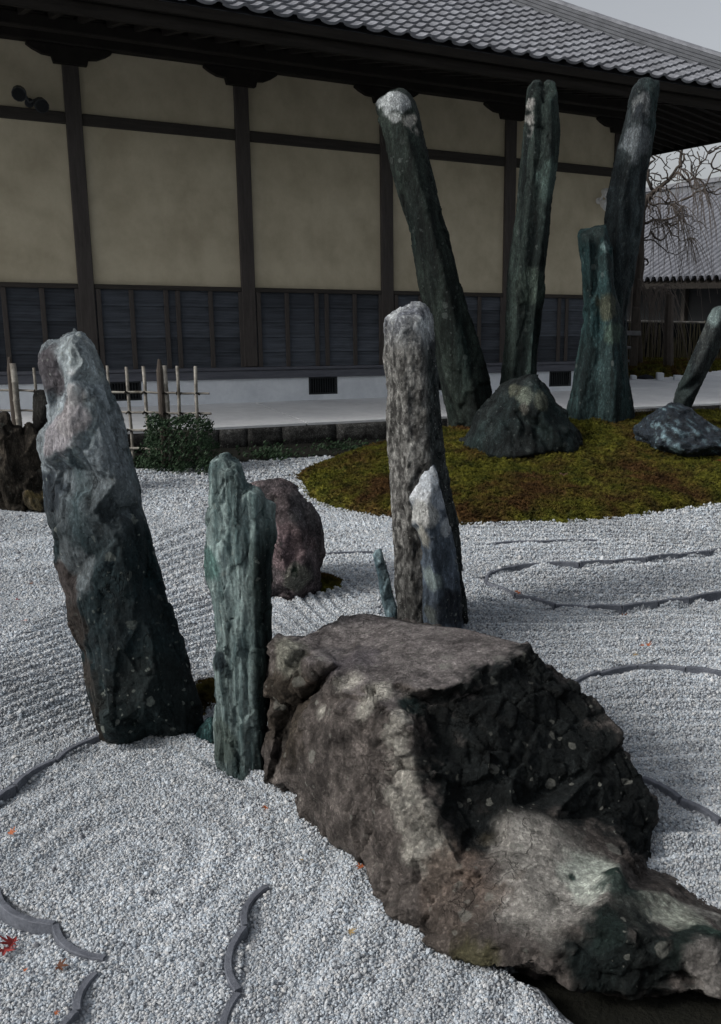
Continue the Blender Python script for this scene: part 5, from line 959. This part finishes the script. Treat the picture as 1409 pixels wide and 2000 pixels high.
starts = [(1248, 545), (1252, 560), (1262, 380), (1290, 366), (1330, 330), (1358, 350), (1310, 398), (1322, 418), (1290, 560), (1300, 555), (1270, 560), (1335, 402), (1372, 372), (1280, 428), (1345, 465)]
for _ in range(190):
    sx_, sy_ = rnd.choice(starts); L_ = rnd.uniform(.5, 1.7); low = sy_ > 500; x, y, z = tp(sx_, sy_, 21.0+rnd.uniform(-.7, .6)); vx = rnd.uniform(-.25, .55); pts_ = [(x, y, z)]; vz = rnd.uniform(0, .35)
    for k in range(8): x += vx*L_/8+rnd.uniform(-.02, .02); vz -= .25; z += vz*L_/8; pts_.append((x, y+rnd.uniform(-.02, .02), max(z, .4)))
    tw.tube([tuple(np.array(p_)-np.array(R0)) for p_ in pts_], [.010-.0008*k for k in range(9)], 4, False)
t_ = tw.build('twigs', M_twig, tr); t_['kind'] = 'stuff'

# ------------------------------------------------------------------ fallen leaves
def leaf_mat(name, a, b): return simple(name, a, b, 60, .7, .3, .001)
ML = {'red': leaf_mat('red_leaf', (0.16, 0.015, 0.018), (0.34, 0.05, 0.045)), 'orange': leaf_mat('orange_leaf', (0.30, 0.07, 0.025), (0.48, 0.17, 0.07)), 'brown': leaf_mat('brown_leaf', (0.06, 0.022, 0.012), (0.15, 0.06, 0.03)), 'pink': leaf_mat('pink_leaf', (0.45, 0.22, 0.20), (0.6, 0.36, 0.32)), 'ochre': leaf_mat('ochre_leaf', (0.22, 0.15, 0.07), (0.36, 0.27, 0.13))}
def maple(r_):
    V = [(0, 0, .004)]; n_ = 7; angs = [math.radians(a) for a in (-135, -88, -44, 0, 44, 88, 135)]; lens = [.45, .75, .95, 1.05, .95, .75, .45]; ring = []
    for i, (a, l) in enumerate(zip(angs, lens)):
        if i: am = (angs[i-1]+a)/2; ring.append((am, .40))
        ring += [(a-.24, l*.60), (a-.05, l*.94), (a, l), (a+.05, l*.94), (a+.24, l*.60)]
    ring.append((math.pi, .06)); ph = rnd.uniform(0, 6)
    for a, l in ring: V.append((math.sin(a)*l*r_, math.cos(a)*l*r_, r_*(.28*l*l*math.sin(a*2+ph)+.18*l)+.004))
    m_ = len(ring); return V, [(0, i+1, (i+1) % m_+1) for i in range(m_)]
def leaf(px, py, c_, r_, label, z=None, tilt=.3):
    p_ = atz(px, py, 0.0 if z is None else z); V, Fq = maple(r_*1.15); h = (float(ground_z(p_[:1], p_[1:2])[0])+.012) if z is None else z+.02
    o = mesh_obj('fallen_leaf', V, Fq, ML[c_]); o.location = (p_[0], p_[1], h); o.rotation_euler = (rnd.uniform(-tilt, tilt), rnd.uniform(-tilt, tilt), rnd.uniform(0, 6.28)); tag(o, label, 'leaf', 'fallen maple leaves'); return o
for a in ((24, 1838, 'red', .034, 'large crimson maple leaf below the corner edging, upper of the pair'), (8, 1852, 'red', .030, 'crimson curled maple leaf lying on the bottom left gravel, lower of the pair'), (116, 1896, 'brown', .022, 'dark red-brown curled leaf between the two bottom left edgings'), (50, 1904, 'orange', .010, 'tiny orange leaf scrap left of the dark red-brown leaf'),
    (22, 1634, 'orange', .019, 'orange-red leaf at the left edge below the curved edging'), (35, 1175, 'red', .020, 'small crimson leaf in far left gravel, nearer of two'), (62, 1148, 'brown', .018, 'small brown-red leaf in far left gravel, farther of two'), (48, 1218, 'pink', .020, 'pale pink leaf in the left gravel beside the leaning stone'), (520, 1586, 'orange', .015, 'small orange leaf in gravel below the fluted green stone'),
    (706, 1706, 'orange', .015, 'orange leaf tucked against the foot of the table rock'), (684, 1828, 'ochre', .016, 'ochre dry leaf on gravel right of the snaking edging'), (540, 1512, 'brown', .022, 'curled brown leaf in the crevice beside the table rock'), (205, 1430, 'orange', .020, 'orange leaf at the foot of the big leaning stone'), (1262, 1264, 'orange', .040, 'large orange maple leaf on the raked gravel at right'),
    (1218, 1204, 'brown', .030, 'dark brown leaf just below the looped edging'), (1012, 1161, 'orange', .028, 'orange leaf on the left bend of the looped edging'), (1240, 1284, 'ochre', .018, 'small dull leaf below the large orange maple leaf'), (590, 1690, 'ochre', .010, 'tiny ochre leaf scrap in the near gravel centre'), (108, 1990, 'orange', .009, 'tiny orange scrap at the bottom edge near the short edging')): leaf(*a)
leaf(1100, 932, 'pink', .045, 'pale pink leaf resting on the moss island', .30, .4)
leaf(1402, 905, 'orange', .05, 'orange-brown leaf on the moss at the right edge', .32, .4)

# ------------------------------------------------------------------ woodland added out of view behind and right of the viewer, to block low sky
mb = MB(); n_ = 60000; az = rng.uniform(math.radians(50), math.radians(228), n_); rad = rng.uniform(13, 18, n_); hmx = 8.5+2.2*np.sin(az*5)+1.3*np.sin(az*13+1); zz = hmx*rng.uniform(0, 1, n_)**.8
C = np.stack([np.sin(az)*rad+1, np.cos(az)*rad+3, zz], 1); A_ = rng.normal(size=(n_, 3)); A_ /= np.linalg.norm(A_, axis=1)[:, None]; B_ = rng.normal(size=(n_, 3)); s_ = rng.uniform(.12, .30, n_)[:, None]
V = np.concatenate([C-A_*s_, C+A_*s_*.6+B_*s_*.3, C+B_*s_*.6-A_*s_*.2]); Fq = np.stack([np.arange(n_), np.arange(n_)+n_, np.arange(n_)+2*n_], 1)
tag(fin('sky_blocking_wood', np_mesh('sky_blocking_wood', V, Fq), M_leafd), 'dark evergreen wood added unseen behind the viewer to block low sky', 'wood', kind='stuff')
